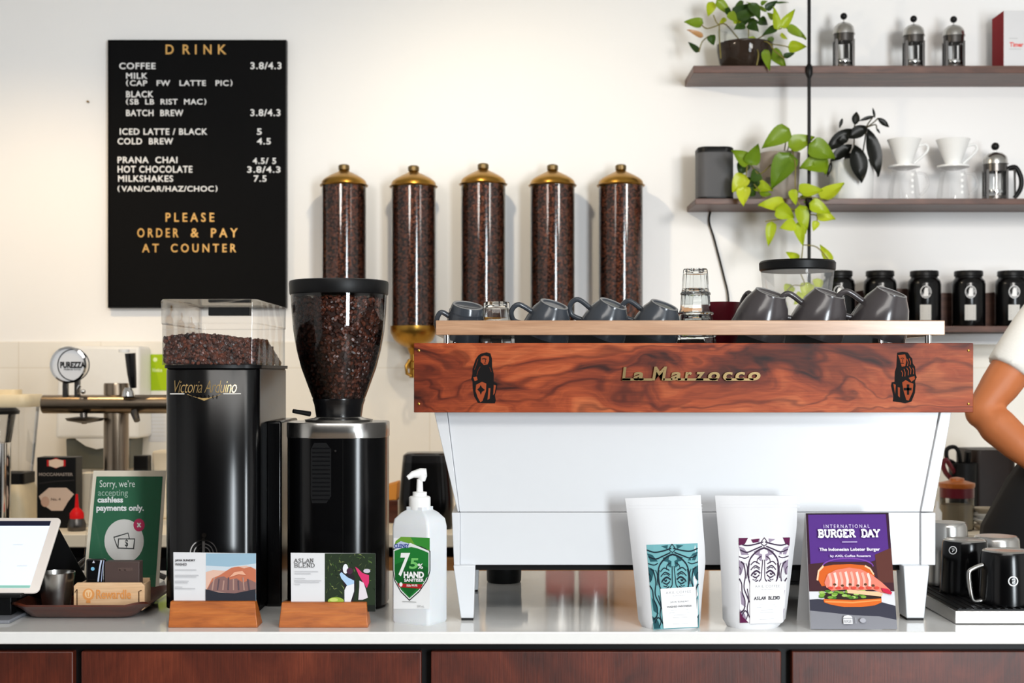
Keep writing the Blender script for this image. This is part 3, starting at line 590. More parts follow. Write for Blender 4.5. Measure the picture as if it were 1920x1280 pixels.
hd = Z(262, D) - z0; zf = Z(313, D) - z0
b = MB(M['white_ceramic']); b.lathe([(.022, zf), (.024, zf + .004), (.058, hd - .003), (.060, hd), (.056, hd), (.02, zf + .006)], cx, D, seg=40, z=z0, cap0=False, cap1=False); obj('cone', b, u)
b = MB(M['white_ceramic']); b.lathe([(.03, 0), (.034, .002), (.056, zf - .002), (.056, zf + .004), (.02, zf + .006)], cx, D, seg=40, z=z0); obj('flange', b, u)
b = MB(M['white_ceramic']); b.tube(curve([(cx + .045, D, z0 + hd * .78), (cx + .078, D, z0 + hd * .84), (cx + .082, D, z0 + hd * .62), (cx + .035, D, z0 + zf + .012)], 6), .005, seg=8); obj('handle', b, u)
for i, nm in enumerate(('nearest the dark leaved plant', 'nearest the handled french press')):
    dx = Vector((X(1787, D) - cx, 0, 0)) * i
    q, w = (t, u) if not i else (copy_tree(t, None, WL[t] + dx), copy_tree(u, None, WL[u] + dx))
    q['label'] = 'clear glass coffee server under a white dripper, ' + nm; w['label'] = 'white ceramic pour over dripper on a glass server, ' + nm
# french presses
def press(cx, D, zb, hgt, r, label, handle=None, group=None, knob=1.0):
    t = thing('french_press', label, 'french press', (cx, D, zb), group)
    hg = hgt * .62
    b = MB(M['glass']); b.lathe([(r * .9, .004), (r * .9, hg)], cx, D, seg=32, z=zb, cap0=True, cap1=False); obj('beaker', b, t)
    b = MB(M['steel_dark']); b.lathe([(r * .97, hg * .80), (r * .97, hg * 1.0), (r * .93, hg * 1.0), (r * .93, hg * .80)], cx, D, seg=32, z=zb, cap0=False, cap1=False)
    for a in (35, 145, 215, 325):
        q = (cx + r * .98 * math.cos(R(a)), D + r * .98 * math.sin(R(a))); b.box(q[0] - .004, q[0] + .004, q[1] - .003, q[1] + .003, zb, zb + hg * .85)
    b.lathe([(r * .97, hg * .06), (r * .97, hg * .14), (r * .93, hg * .14), (r * .93, hg * .06)], cx, D, seg=32, z=zb, cap0=False, cap1=False); obj('frame', b, t)
    b = MB(M['steel']); b.lathe([(r * 1.08, hg + .001), (r * 1.08, hg + .004), (r * 1.0, hg * 1.03), (r * 1.0, hg * 1.12), (r * .92, hg * 1.22), (r * .6, hg * 1.31), (r * .2, hg * 1.34)], cx, D, seg=32, z=zb); lid = obj('lid', b, t)
    b = MB(M['chrome']); b.lathe([(.0022, hg * .25), (.0022, hgt - r * .3)], cx, D, seg=8, z=zb); b.lathe([(r * .84, hg * .22), (r * .86, hg * .26), (r * .84, hg * .30)], cx, D, seg=28, z=zb); obj('plunger', b, t)
    b = MB(M['black']); b.ell((cx, D, zb + hgt - r * .33 * knob), (r * .33 * knob,) * 3); obj('knob', b, lid)
    a = R(handle if handle is not None else 70); ux, uy = math.cos(a), math.sin(a); P = lambda q, z: (cx + ux * q * r, D + uy * q * r, zb + z)
    b = MB(M['black']); b.tube(curve([P(1.05, hg * .9), P(1.7, hg * .93), P(2.15, hg * .65), P(2.1, hg * .35), P(1.6, hg * .1)], 6), [.006] + [.0085] * 22 + [.007] * 2, seg=10); obj('handle', b, t)
    if handle is not None:
        b = MB(M['chrome']); b.box(cx + r * .9, cx + r * 1.7, D - .003, D + .003, zb + hg * .84, zb + hg * .9); b.box(cx + r * 1.55, cx + r * 1.7, D - .004, D + .004, zb, zb + hg * .95); obj('handle_bracket', b, t)
    return t
D = 5.05
for px, y1, lb in ((1582, 24, 'leftmost on the top shelf, standing alone'), (1713, 29, 'middle one of three on the top shelf'), (1788, 30, 'nearest the red and white box')):
    press(X(px, D), D, ZS1, Z(y1 , D) - ZS1, 19.5 * D / F, 'small glass french press with black knob, ' + lb, None, 'small french presses on the top shelf')
press(X(1866, D), D, ZS2, Z(267, D) - ZS2, 22.5 * D / F, 'glass french press with curved dark handle, right end of middle shelf', 0)
# box on the top shelf
D = 4.99; t = thing('carton', 'white carton with dark red side at the right end of the top shelf', 'box', W(1910, 123, D) * 1); z0, z1 = ZS1, Z(20, D); WL[t].z = z0; t.location.z = z0
b = MB(M['paper']); b.box(X(1882, D), X(1985, D), D, D + .12, z0, z1); f = b.f; b.m = [0] * 6
b.mats.append(flat((150, 26, 34))); b.m[5] = 1; 
xl = X(1882, D); b.box(xl - .0008, xl, D + .0005, D + .1195, z0 + .0005, z1 - .0005, flat((150, 26, 34))); obj('carton_body', b, t)
p = Print(on_depth(D)); p.text('Timer', 1893, 1919, 79, 88, flat((222, 60, 50)), .03); p.ribbon([(1892, 72), (1908, 72)], 1, flat((180, 180, 180))); p.ribbon([(1892, 92), (1915, 92)], 1, flat((180, 180, 180))); obj('print', p.mb, t)
# ================================================================ espresso machine
DF = 2.53; DB = 2.90
def q8(front, d0, back, d1, mb, m=None):      # front / back: TL TR BR BL in pixels of plane d0; back uses the same world x,z
    f = [W(x, y, d0) for x, y in front]; bk = [Vector((p.x, d1, p.z)) for p in (W(x, y, d0) for x, y in back)]
    mb.hexa([f[3], f[2], bk[2], bk[3], f[0], f[1], bk[1], bk[0]], m)
t = thing('espresso_machine', 'large white espresso machine with walnut back panel on the white counter', 'espresso machine', (X(1300, DF), 2.7, CT))
b = MB(M['white_enamel']); fr = [(838.4, 768), (1764, 768), (1726.6, 959.6), (861.6, 959.6)]; q8(fr, DF, fr, DB, b); obj('back_panel', b, t, .0015)
b = MB(M['white_enamel']); fr = [(813, 768), (837.5, 768), (861, 959), (858, 959)]; q8(fr, DF - .006, fr, DB, b); obj('side_panel', b, t, .001)
b = MB(M['white_enamel']); fr = [(1764.5, 768), (1785, 768), (1750, 959), (1727, 959)]; q8(fr, DF - .006, fr, DB, b); obj('side_panel', b, t, .001)
b = MB(M['white_enamel']); fr = [(862.3, 960.3), (1726.6, 960.3), (1726.6, 1059), (862.3, 1059)]; q8(fr, DF, fr, DB, b); obj('lower_panel', b, t, .0015)
b = MB(M['white_enamel']); fr = [(847, 961), (862, 961), (862, 1059), (851, 1059)]; q8(fr, DF - .006, fr, DB, b); obj('side_panel', b, t, .001)
b = MB(M['white_enamel']); fr = [(1727, 961), (1754, 961), (1754, 1059), (1727, 1059)]; q8(fr, DF - .006, fr, DB, b); obj('side_panel', b, t, .001)
b = MB(M['black_matte']); fr = [(892, 1060), (1690, 1060), (1690, 1068), (892, 1068)]; q8(fr, DF + .01, fr, DB - .02, b); obj('base_plate', b, t)
for y in (2.512, DB - .06):
    for fr in ([(850, 1060), (891, 1060), (888, 1162), (864, 1162)], [(1694, 1060), (1743, 1060), (1733, 1162), (1700, 1162)]):
        b = MB(M['white_enamel']); q = [W(x, yy, 2.512) for x, yy in fr]; z1 = CT + .004
        f = [Vector((p.x, y, p.z if i < 2 else z1)) for i, p in enumerate(q)]; bk = [Vector((p.x, y + .05, p.z)) for p in f]
        b.hexa([f[3], f[2], bk[2], bk[3], f[0], f[1], bk[1], bk[0]]); lg = obj('leg', b, t, .0015)
        b = MB(M['rubber']); b.box(f[3].x + .001, f[2].x - .001, y + .001, y + .049, CT, z1); obj('rubber_foot', b, lg)
# walnut panel
DP = 2.492
b = MB(M['walnut']); b.box(X(776, DP), X(1825, DP), DP, DP + .022, Z(773, DP), Z(643, DP)); wp = obj('wood_panel', b, t, .001)
for px in (785, 1816):
    for py in (657, 757):
        b = MB(M['brass']); b.lathe([(.0022, 0), (.0022, .0012), (.0012, .0016)], 0, 0, seg=10, mx=Matrix.Translation(W(px, py, DP)) @ Matrix.Rotation(R(90), 4, 'X')); obj('screw', b, wp)
f = on_depth(DP)
K = flat((16, 14, 14)); WC = flat((150, 68, 38)); WD = flat((110, 46, 26))
def lion(ox, out, cuts, ribs, cross):
    p = Print(lambda x, y, n=0: f(ox + x / 9.14, 640 + y / 9.143, n)); p.step = .0003
    p.poly(out, K)
    n = p.lift()
    for c in cuts: p.poly(c, WC, n)
    n = p.lift()
    for r_, w, m in ribs: p.ribbon(r_, w, m, n)
    for c in cross: p.poly(c, K, n)
    return p
p = lion(860, [(390, 205), (480, 185), (545, 205), (572, 300), (575, 440), (603, 560), (600, 690), (662, 722), (655, 800), (622, 920), (637, 1010), (620, 1060), (420, 1060), (330, 1052), (265, 940), (240, 800), (237, 690), (215, 640), (235, 560), (237, 470), (290, 310), (340, 235)],
 [[(385, 262), (440, 240), (520, 262), (522, 330), (495, 392), (430, 402), (378, 345)], [(300, 740), (400, 690), (474, 722), (468, 850), (408, 1020), (370, 1040), (328, 960), (290, 850)], [(512, 800), (545, 800), (530, 980), (495, 1000)], [(602, 742), (640, 752), (615, 890), (592, 920)], [(250, 615), (310, 600), (325, 660), (275, 680)]],
 [([(400, 300), (440, 292), (480, 305)], 14, K), ([(455, 300), (462, 345), (445, 365)], 10, K), ([(430, 378), (470, 372)], 9, K), ([(330, 300), (300, 400), (270, 480)], 8, WD), ([(370, 430), (330, 500), (310, 580)], 7, WD), ([(530, 440), (560, 520)], 7, WD)], [[(375, 745), (402, 790), (452, 830), (402, 860), (380, 915), (358, 860), (318, 822), (356, 790)]])
obj('lion_emblem', p.mb, wp)
p = lion(1640, [(385, 192), (480, 176), (570, 190), (605, 250), (642, 290), (655, 380), (692, 430), (702, 560), (722, 612), (692, 680), (700, 760), (690, 880), (630, 1030), (520, 1060), (440, 1042), (310, 1027), (320, 940), (280, 760), (290, 700), (340, 690), (345, 520), (370, 440)],
 [[(398, 232), (520, 222), (545, 300), (522, 422), (462, 432), (428, 302)], [(470, 702), (530, 660), (600, 702), (662, 722), (650, 860), (582, 1012), (540, 1002), (490, 832)], [(318, 722), (360, 742), (350, 900)], [(395, 780), (430, 790), (430, 960), (400, 932)], [(580, 622), (680, 592), (690, 642), (630, 690)]],
 [([(455, 500), (475, 540), (470, 600)], 12, WC), ([(500, 470), (520, 530), (515, 600)], 12, WC), ([(545, 450), (575, 500), (570, 580)], 12, WC), ([(590, 430), (620, 480), (612, 560)], 12, WC), ([(650, 450), (668, 500), (662, 560)], 12, WC), ([(555, 300), (570, 360), (560, 420)], 12, WC), ([(590, 290), (612, 350), (605, 400)], 12, WC), ([(445, 290), (480, 280), (500, 295)], 10, K), ([(480, 295), (478, 345), (462, 360)], 9, K), ([(450, 375), (500, 372)], 14, K)],
 [[(548, 735), (592, 735), (588, 912), (552, 912)], [(492, 795), (632, 795), (628, 838), (498, 838)]])
obj('lion_emblem', p.mb, wp)
p = Print(f); B_ = M['brass_old']
p.text('L', 1166, 1182, 688, 713, B_, .03, .12, .005, 0); p.text('a', 1187, 1207, 697, 713, B_, .03, .12, .005, 0); p.text('M', 1222, 1250, 687, 713, B_, .03, .18, .005, 0)
for ch, a, c in (('a', 1257, 1277), ('r', 1283, 1297), ('z', 1303, 1321), ('o', 1327, 1349), ('c', 1355, 1373), ('c', 1378, 1396), ('o', 1402, 1425)): p.text(ch, a, c, 697, 713, B_, .03, .15, .005, 0)
for a, c in ((1166, 1222), (1243, 1260), (1270, 1345), (1360, 1412)):
    q = [f(a, 709, .005), f(c, 709, .005), f(c, 713.5, .005), f(a, 713.5, .005)]; w_ = [v + Vector((0, .005, 0)) for v in q]
    p.mb.hexa([q[3], q[2], w_[2], w_[3], q[0], q[1], w_[1], w_[0]], B_)
obj('brass_script', p.mb, wp)
# top tray and cup rail
TZ = Z(645, 2.60)
b = MB(M['black']); b.box(X(829, 2.535), X(1762, 2.535), 2.535, DB, Z(672, 2.535), TZ); obj('cup_tray', b, t, .001)
b = MB(M['black']); b.box(X(829, 2.535), X(1762, 2.535), DB - .012, DB, TZ, Z(624, DB)); obj('rear_lip', b, t)
b = MB(M['white_enamel']); b.box(X(826, 2.515), X(1775, 2.515), 2.516, DB + .004, Z(770, 2.5), Z(672, 2.535)); obj('upper_body', b, t, .002)
z0, z1 = Z(628, 2.53), Z(600.5, 2.53); xa, xb = X(817, 2.53), X(1772, 2.53)
b = MB(M['rail_wood']); b.box(xa, xb, 2.53, 2.545, z0, z1); obj('cup_rail', b, t, .0012)
b = MB(M['rail_wood']); b.box(xa, xa + .012, 2.545, DB - .02, z0, z1); b2 = MB(M['rail_wood']); b2.box(xb - .012, xb, 2.545, DB - .02, z0, z1); obj('cup_rail', b, t, .0012); obj('cup_rail', b2, t, .0012)
for px in (835, 1737):
    for y in (2.538, DB - .03):
        b = MB(M['chrome']); b.lathe([(.006, TZ - .002), (.006, z0 + .001)], X(px + 3, 2.54), y, seg=12); obj('rail_post', b, t)
# ---------------------------------------------------------------- cups and glasses on top
def cup(name, cx, cy, foot, rim, h, m, ang, label, group, hside=180, yaw=0, hx=1.0):
    prof = [(foot * .80, h - .002), (foot * .86, h), (foot, h), (foot * 1.05, h - .004), (foot + (rim - foot) * .45, h * .74), (rim * .90, h * .42), (rim * .985, h * .14), (rim, 0), (rim * .95, 0), (rim * .92, h * .14), (rim * .84, h * .42), (foot * 1.15, h * .80), (0.002, h * .9)]
    T = Matrix.Rotation(R(17), 4, 'X') @ Matrix.Rotation(R(ang), 4, 'Y')
    lo = min((T @ Vector((rim * math.cos(a), rim * math.sin(a), 0))).z for a in [i * .1 for i in range(63)])
    P = Matrix.Translation((cx, cy, TZ - lo)) @ Matrix.Rotation(R(yaw), 4, 'Z') @ T
    t = thing(name, label, 'cup', (cx, cy, TZ), group)
    b = MB(m); b.lathe(prof, 0, 0, seg=44, mx=P, cap0=True, cap1=False); body = obj('cup_body', b, t, 0, 2, 50)
    b = MB(M['foot']); b.lathe([(foot * .985, h - .0022), (foot * 1.0, h + .0006), (foot * .86, h + .0006), (foot * .84, h - .002)], 0, 0, seg=36, mx=P, cap0=False, cap1=False); obj('foot_ring', b, body)
    a = R(hside); ux, uy = math.cos(a), math.sin(a); L = .030 * hx
    pts = [(rim * .80, h * .60), (rim * .88 + L * .75, h * .70), (rim * .92 + L, h * .45), (rim * .92 + L * .7, h * .18), (rim * .93, h * .16)]
    b = MB(m); b.tube(curve([P @ Vector((ux * r, uy * r, z)) for r, z in pts], 6), .0048 if h < .07 else .0056, seg=10); obj('handle', b, t)
    return t
g1, g2 = 'small blue grey cups lying upside down on the machine', 'large warm grey cups lying upside down on the machine'
d = 2.625
cup('espresso_cup', X(868, d), d, .0285, .038, .062, M['cup_blue'], 9, 'small blue grey cup upside down at the left end of the machine top', g1, 188, 0, .6)
cup('espresso_cup', X(1021, d), d, .0265, .046, .060, M['cup_blue'], 17, 'small blue grey cup upside down, right of the single small tumbler', g1, 186)
cup('espresso_cup', X(1127, d), d, .0265, .046, .060, M['cup_blue'], 21, 'small blue grey cup upside down, third from left, between two like it', g1, 170)
cup('espresso_cup', X(1225, d), d, .0265, .046, .058, M['cup_blue'], 19, 'small blue grey cup upside down, left of the tall tumbler stack', g1, 165)
d = 2.645
cup('large_cup', X(1419, d), d, .029, .054, .080, M['cup_brown'], 16, 'large warm grey cup upside down beside the maroon cup', g2, 110)
cup('large_cup', X(1527, d), d, .029, .054, .080, M['cup_brown'], 17, 'large warm grey cup upside down, middle one of the three large cups', g2, 178, 0, 1.1)
cup('large_cup', X(1642, d), d, .029, .056, .081, M['cup_brown'], 17, 'large warm grey cup upside down, nearest the right end of the machine', g2, 176, 0, 1.3)
def tumbler(cx, cy, z, h, rt, rb, label, group):
    t = MB(M['real_glass']); n = 10
    ring = lambda r, zz, off=0: [Vector((cx + r * math.cos(2 * math.pi * (j + off) / n), cy + r * math.sin(2 * math.pi * (j + off) / n), z + zz)) for j in range(n)]
    t.loft([ring(rb * .9, h * .90), ring(rb * .55, h * .92), ring(rb * .5, h), ring(rb * .95, h), ring(rb, h * .97), ring(rb * 1.04, h * .80), ring((rt + rb) / 2, h * .42), ring(rt * .97, h * .30), ring(rt, h * .02), ring(rt * .99, 0), ring(rt * .94, 0), ring(rt * .92, h * .3), ring(rb * .93, h * .86), ring(.002, h * .87)], None, True, False)
    t.lathe([(rt * 1.005, h * .28), (rt * 1.02, h * .31), (rt * 1.0, h * .34)], cx, cy, seg=30, z=z, cap0=False, cap1=False)
    return tag(obj('tumbler', t, None, 0, 2, 20), label, 'glass', group)
d = 2.61
tumbler(X(931, d), d, TZ, Z(566, d) - TZ, .034, .024, 'small clear tumbler upside down between the two leftmost blue grey cups', 'clear tumblers upside down on the machine')
d = 2.63; x = X(1304, d); hh = Z(590, d) - TZ; dz = .036
for i, nm in enumerate(('bottom one, resting on the machine', 'middle one', 'topmost')):
    tumbler(x, d, TZ + i * dz + .0005 * i, hh + (.012 if i else 0), .0385 - .0055 * i, .0265 - .002 * i, 'clear tumbler upside down in the nested stack of three, ' + nm, 'clear tumblers upside down on the machine')
d = 2.76; b = MB(M['maroon']); x = X(1352, d); zt = Z(567, d) - TZ
b.lathe([(.026, 0), (.028, .003), (.036, zt * .4), (.0395, zt), (.0365, zt), (.033, zt * .4), (.024, .006)], x, d, seg=36, z=TZ); tag(obj('maroon_cup', b), 'dark maroon cup standing behind the tumbler stack on the machine', 'cup')
# ================================================================ tall black grinder (left)
D = 2.56; t = thing('coffee_grinder', 'tall black grinder with gold script and square clear hopper, left of the round one', 'coffee grinder', (X(394, D), 2.7, CT))
xa, xb = X(305, D), X(483, D); cx = (xa + xb) / 2; hw = (xb - xa) / 2; zt = Z(690, D); yb = 2.88
def front_col(mb, xa, xb, yf, yb, r, bow, zs, m=None, ins=None):      # column with bowed front and rounded front corners
    out = []
    n = 10
    pts = []
    for i in range(n + 1):
        u = -1 + 2 * i / n; x = (xa + xb) / 2 + u * ((xb - xa) / 2 - r); pts.append((x, yf + bow * u * u))
    arcR = [((xb - r) + r * math.sin(R(a)), yf + bow + r - r * math.cos(R(a))) for a in range(12, 91, 13)]
    arcL = [((xa + r) - r * math.sin(R(a)), yf + bow + r - r * math.cos(R(a))) for a in range(90, 11, -13)]
    poly = arcL + pts + arcR + [(xb, yb), (xa, yb)]
    cxm, cym = (xa + xb) / 2, (yf + yb) / 2
    rings = [[Vector((cxm + (x - cxm) * s_, cym + (y - cym) * s_, z)) for x, y in poly] for z, s_ in zs]; mb.loft(rings, m)
b = MB(M['black_satin']); front_col(b, xa, xb, D - .012, yb, .032, .012, [(CT + .012, 1), (zt - .004, 1), (zt, .985)]); body = obj('body', b, t)
b = MB(M['rubber']); front_col(b, xa + .006, xb - .006, D, yb - .01, .03, .01, [(CT, 1), (CT + .012, 1)]); obj('base', b, t)
b = MB(M['black']); front_col(b, xa - .003, xb + .003, D - .015, yb + .003, .034, .012, [(zt, 1), (zt + .006, 1)]); obj('collar', b, t)
b = MB(M['black_satin']); b.box(xb - .002, X(528, 2.66), 2.66, yb - .02, CT, Z(789, 2.66)); obj('side_housing', b, t, .004)
g = on_depth(D - .012); gx = on_depthfun(lambda x, z: D - .012 + .012 * min(1, ((x - cx) / (hw - .032)) ** 2), D)
p = Print(gx); p.step = .0003; G = M['gold']
p.text('Victoria Arduino', 327, 444, 713, 736, G, -.012, .35, 0, None, 0, .92)
p.poly([(350, 739), (415, 739), (396, 746), (383, 751), (370, 746)], G)
for a, c in ((319, 346), (419, 452)): p.ribbon([(a, 738), (c, 738)], 2, flat((225, 222, 215)))
for k in range(8): p.ribbon([(352 + k * 8, 740), (356 + k * 7.2, 746)], 1.2, M['black_satin'])
obj('gold_script', p.mb, body)
p = Print(gx); p.step = .0004
for r in (12, 18, 25): p.arc(382, 1037, r, 180, 360, 2.2, M['chrome'])
p.ribbon([(382, 1008), (382, 1036)], 5, M['chrome']); p.disc(383, 1003, 4.5, M['chrome']); obj('chrome_emblem', p.mb, body)
# hopper
zh = Z(561, D); zl = Z(608, D); z0 = zt + .006; fl = [(z0, 1.0), (zl, 1.0), (zl + .001, 1.012), (zh - .004, 1.02), (zh, .99)]
b = MB(M['hopper_clear'])
ys = D - .014
base = rrect(hw, (yb - ys) / 2, .012, 4); rings = [[Vector((cx + x * s_, (ys + yb) / 2 + y * s_, z)) for x, y in base] for z, s_ in fl]; b.loft(rings, None, False, False)
hp = obj('hopper', b, t)
b = MB(M['hopper_clear']); b.loft([[p2 + Vector((0, 0, .0)) for p2 in rings[-1]], [Vector((cx + (p2.x - cx) * .8, (ys + yb) / 2 + (p2.y - (ys + yb) / 2) * .8, zh + .001)) for p2 in rings[-1]]], None, False, True); 
b.box(cx - .05, cx + .03, 2.78, 2.80, zh - .02, zh - .004, M['black']); obj('hopper_lid', b, t)
b = MB(M['hopper_clear']); c_ = rings[1]; b.loft([[Vector((cx + (q.x - cx) * 1.012, q.y, zl + dz)) for q in c_] for dz in (0, .003)], M['hopper_clear'], False, False); obj('hopper_rim', b, t)
pts = []; bx0, bx1, by0, by1 = cx - hw + .006, cx + hw - .006, ys + .006, yb - .04
top = lambda x, y: Z(630, D) + .006 * math.sin((x - bx0) * 30) - .004 * (1 - (x - bx0) / (bx1 - bx0)) - max(0, (y - 2.70)) * .28
for i in range(1500):
    s_ = random.random()
    if s_ < .42: x, y, nn = random.uniform(bx0, bx1), by0, (0, -1, .2)
    elif s_ < .62: x, y, nn = bx1, random.uniform(by0, by1), (1, 0, .2)
    elif s_ < .75: x, y, nn = bx0, random.uniform(by0, by1), (-1, 0, .2)
    else: x, y, nn = random.uniform(bx0, bx1), random.uniform(by0, by1), (0, 0, 1)
    tz = top(x, y); z = tz - random.uniform(-.001, .003) if s_ >= .75 else random.uniform(z0 + .003, tz)
    pts.append(((x, y, z), nn))
b = MB(); bean_mesh(b, pts, .0105, M['bean'])
nx, ny = 8, 8; vs = [(bx0 + .003 + (bx1 - bx0 - .006) * i / nx, by0 + .003 + (by1 - by0 - .006) * j / ny) for j in range(ny + 1) for i in range(nx + 1)]
o_ = len(b.v); w_ = nx + 1
b.add([(x, y, top(x, y) - .003) for x, y in vs], [(j * w_ + i, j * w_ + i + 1, (j + 1) * w_ + i + 1, (j + 1) * w_ + i) for j in range(ny) for i in range(nx)], M['bean_core'])
b.box(bx0 + .004, bx1 - .004, by0 + .004, by1 - .05, z0 + .001, Z(645, D), M['bean_core'])
tag(obj('coffee_beans', b, None, 0, 2, 0, False), 'dark roasted beans heaped in the square clear hopper', 'coffee beans', None, 'stuff')
# ================================================================ round grinder with cone hopper
D = 2.60; cx = X(624, D); pr = D / F; cy = D + .092
t = thing('coffee_grinder', 'black cylindrical grinder with conical glass hopper and steel band', 'coffee grinder', (cx, cy, CT))
zb = Z(822, D); zr = Z(793, D); r0 = 95 * pr * 1.0
def gcol(mb, zs, rr, m=None, flatn=1.0):
    base = rrect(rr, rr, rr * .72, 10); mb.loft([[Vector((cx + x * s_, cy + y * s_, z)) for x, y in base] for z, s_ in zs], m)
b = MB(M['black_satin']); gcol(b, [(CT + .006, 1), (zb, 1)], r0); body = obj('body', b, t)
b = MB(M['rubber']); gcol(b, [(CT, 1), (CT + .006, 1)], r0 - .006); obj('base', b, t)
b = MB(M['steel']); gcol(b, [(zb, 1.004), (zb + .001, 1.012), (zr - .002, 1.012), (zr, 1.0)], r0); obj('steel_band', b, t)
b = MB(M['black']); f2 = on_depth(cy - r0); p = Print(f2)
vent = [(589, 830), (612, 830), (621, 842), (621, 930), (612, 943), (585, 943), (583, 930), (583, 842)]
p.poly(vent, M['black_matte'], .0012)
for k in range(13): p.ribbon([(586, 840 + 8 * k), (619, 840 + 8 * k)], 2.4, M['black_gloss'], .0022)
obj('vent_panel', p.mb, body)
p = Print(f2); p.ribbon([(643, 824), (643, 1145)], 1.6, flat((2, 2, 2)), .0008); p.disc(629, 845, 2, M['steel_dark'], n=.001); obj('panel_seam', p.mb, body)
# hopper: collar, funnel, lid
zz = lambda y: Z(y, cy); q_ = cy / F; cr = [(r * q_, zz(y)) for y, r in ((748, 48), (742, 51), (720, 59), (690, 70), (655, 79), (620, 85), (585, 88), (552, 89.5))]
b = MB(M['steel']); b.lathe([(62 * q_, zr), (64 * q_, zr + .004), (46 * q_, zr + .007), (44 * q_, zz(781))], cx, cy, seg=40); obj('hopper_base', b, t)
b = MB(M['black_gloss']); b.lathe([(42 * q_, zz(784)), (43 * q_, zz(778)), (46 * q_, zz(758)), (49 * q_, zz(750)), (49 * q_, zz(747))], cx, cy, seg=44); obj('hopper_collar', b, t)
b = MB(M['glass']); b.lathe(cr, cx, cy, seg=48, cap0=False, cap1=False); hp = obj('hopper', b, t)
b = MB(M['black']); b.lathe([(91 * q_, zz(553)), (92 * q_, zz(551)), (93 * q_, zz(532)), (92 * q_, zz(528)), (88 * q_, zz(526.5))], cx, cy, seg=56); obj('hopper_lid', b, t)
b = MB(M['black']); b.tube([(cx - 50 * q_, cy - .03, zz(775)), (cx - 78 * q_, cy - .05, zz(769))], [.005, .004]); obj('shutter_lever', b, t)
def cone_r(z):
    for (ra, za), (rb_, zb_) in zip(cr, cr[1:]):
        if za <= z <= zb_: return ra + (rb_ - ra) * (z - za) / (zb_ - za)
    return cr[-1][0]
pts = []
for i in range(3000):
    z = zz(748) + (zz(563) - zz(748)) * random.random() ** .8; a = random.uniform(0, 2 * math.pi); r = cone_r(z) - .0055
    pts.append(((cx + r * math.cos(a), cy + r * math.sin(a), z), (math.cos(a), math.sin(a), -.2)))
for i in range(350):
    r = 84 * q_ * random.random() ** .5; a = random.uniform(0, 2 * math.pi); pts.append(((cx + r * math.cos(a), cy + r * math.sin(a), zz(562) + random.uniform(-.002, .003)), (0, 0, 1)))
b = MB(); bean_mesh(b, pts, .0105, M['bean']); b.lathe([(r - .008, z) for r, z in cr[:-1]] + [(80 * q_, zz(566))], cx, cy, M['bean_core'], 30)
tag(obj('coffee_beans', b, None, 0, 2, 0, False), 'dark roasted beans filling the conical glass hopper', 'coffee beans', None, 'stuff')
# ================================================================ rear grinder with clear hopper behind the machine
cy = 3.02; q_ = cy / F; cx = X(1495, cy); zz = lambda y: Z(y, cy)
t = thing('coffee_grinder', 'empty clear hopper with black lid of a grinder behind the tilted cups', 'coffee grinder', (cx, cy, CT))
b = MB(M['black_satin']); b.rbox(cx, cy, .062, .085, .03, [CT + .006, zz(690)]); obj('body', b, t, .002)
b = MB(M['rubber']); b.rbox(cx, cy, .06, .082, .03, [CT, CT + .006]); obj('base', b, t)
b = MB(M['black']); b.lathe([(34 * q_, zz(690)), (36 * q_, zz(660)), (40 * q_, zz(640))], cx, cy, seg=36); obj('hopper_collar', b, t)
b = MB(M['pale_glass']); b.lathe([(40 * q_, zz(640)), (56 * q_, zz(590)), (64 * q_, zz(545)), (68 * q_, zz(508))], cx, cy, seg=48, cap0=False, cap1=False); obj('hopper', b, t)
b = MB(M['black']); b.lathe([(67 * q_, zz(509)), (70.5 * q_, zz(506)), (71 * q_, zz(493)), (68 * q_, zz(489.5)), (30 * q_, zz(488))], cx, cy, seg=52); obj('hopper_lid', b, t)
# ================================================================ counter foreground
# wooden card stands
def card_stand(x0, x1, xb0, xb1, yt, yb, label, cl, quad, white_to, draw):
    d0 = 2.44; zt = Z(yt, d0 + .012); zb = CT
    b = MB(M['teak']); xs = (X(xb0, d0), X(xb1, d0)); xt = (X(x0, d0 + .012), X(x1, d0 + .012))
    b.hexa([(xs[0], d0, zb), (xs[1], d0, zb), (xs[1], d0 + .05, zb), (xs[0], d0 + .05, zb), (xt[0], d0 + .012, zt), (xt[1], d0 + .012, zt), (xt[1], d0 + .03, zt), (xt[0], d0 + .03, zt)])
    tag(obj('card_holder', b, None, .0015), label, 'card holder', 'orange wooden card blocks')
    fp = on_plane((0, d0 + .0215, zt), (0, -1, .10)); b = MB(M['paper'])
    q = [fp(x, y) for x, y in quad]; q[2] = q[2]; nb = Vector((0, .0007, 0))
    b.hexa([q[3], q[2], q[2] + nb, q[3] + nb, q[0], q[1], q[1] + nb, q[0] + nb])
    c = obj('printed_card', b); tag(c, cl, 'card', 'printed coffee cards in wooden blocks'); WL[c] = c.location.copy()
    p = Print(fp); p.step = .00015; draw(p); obj('print', p.mb, c, 0, 2, 0)
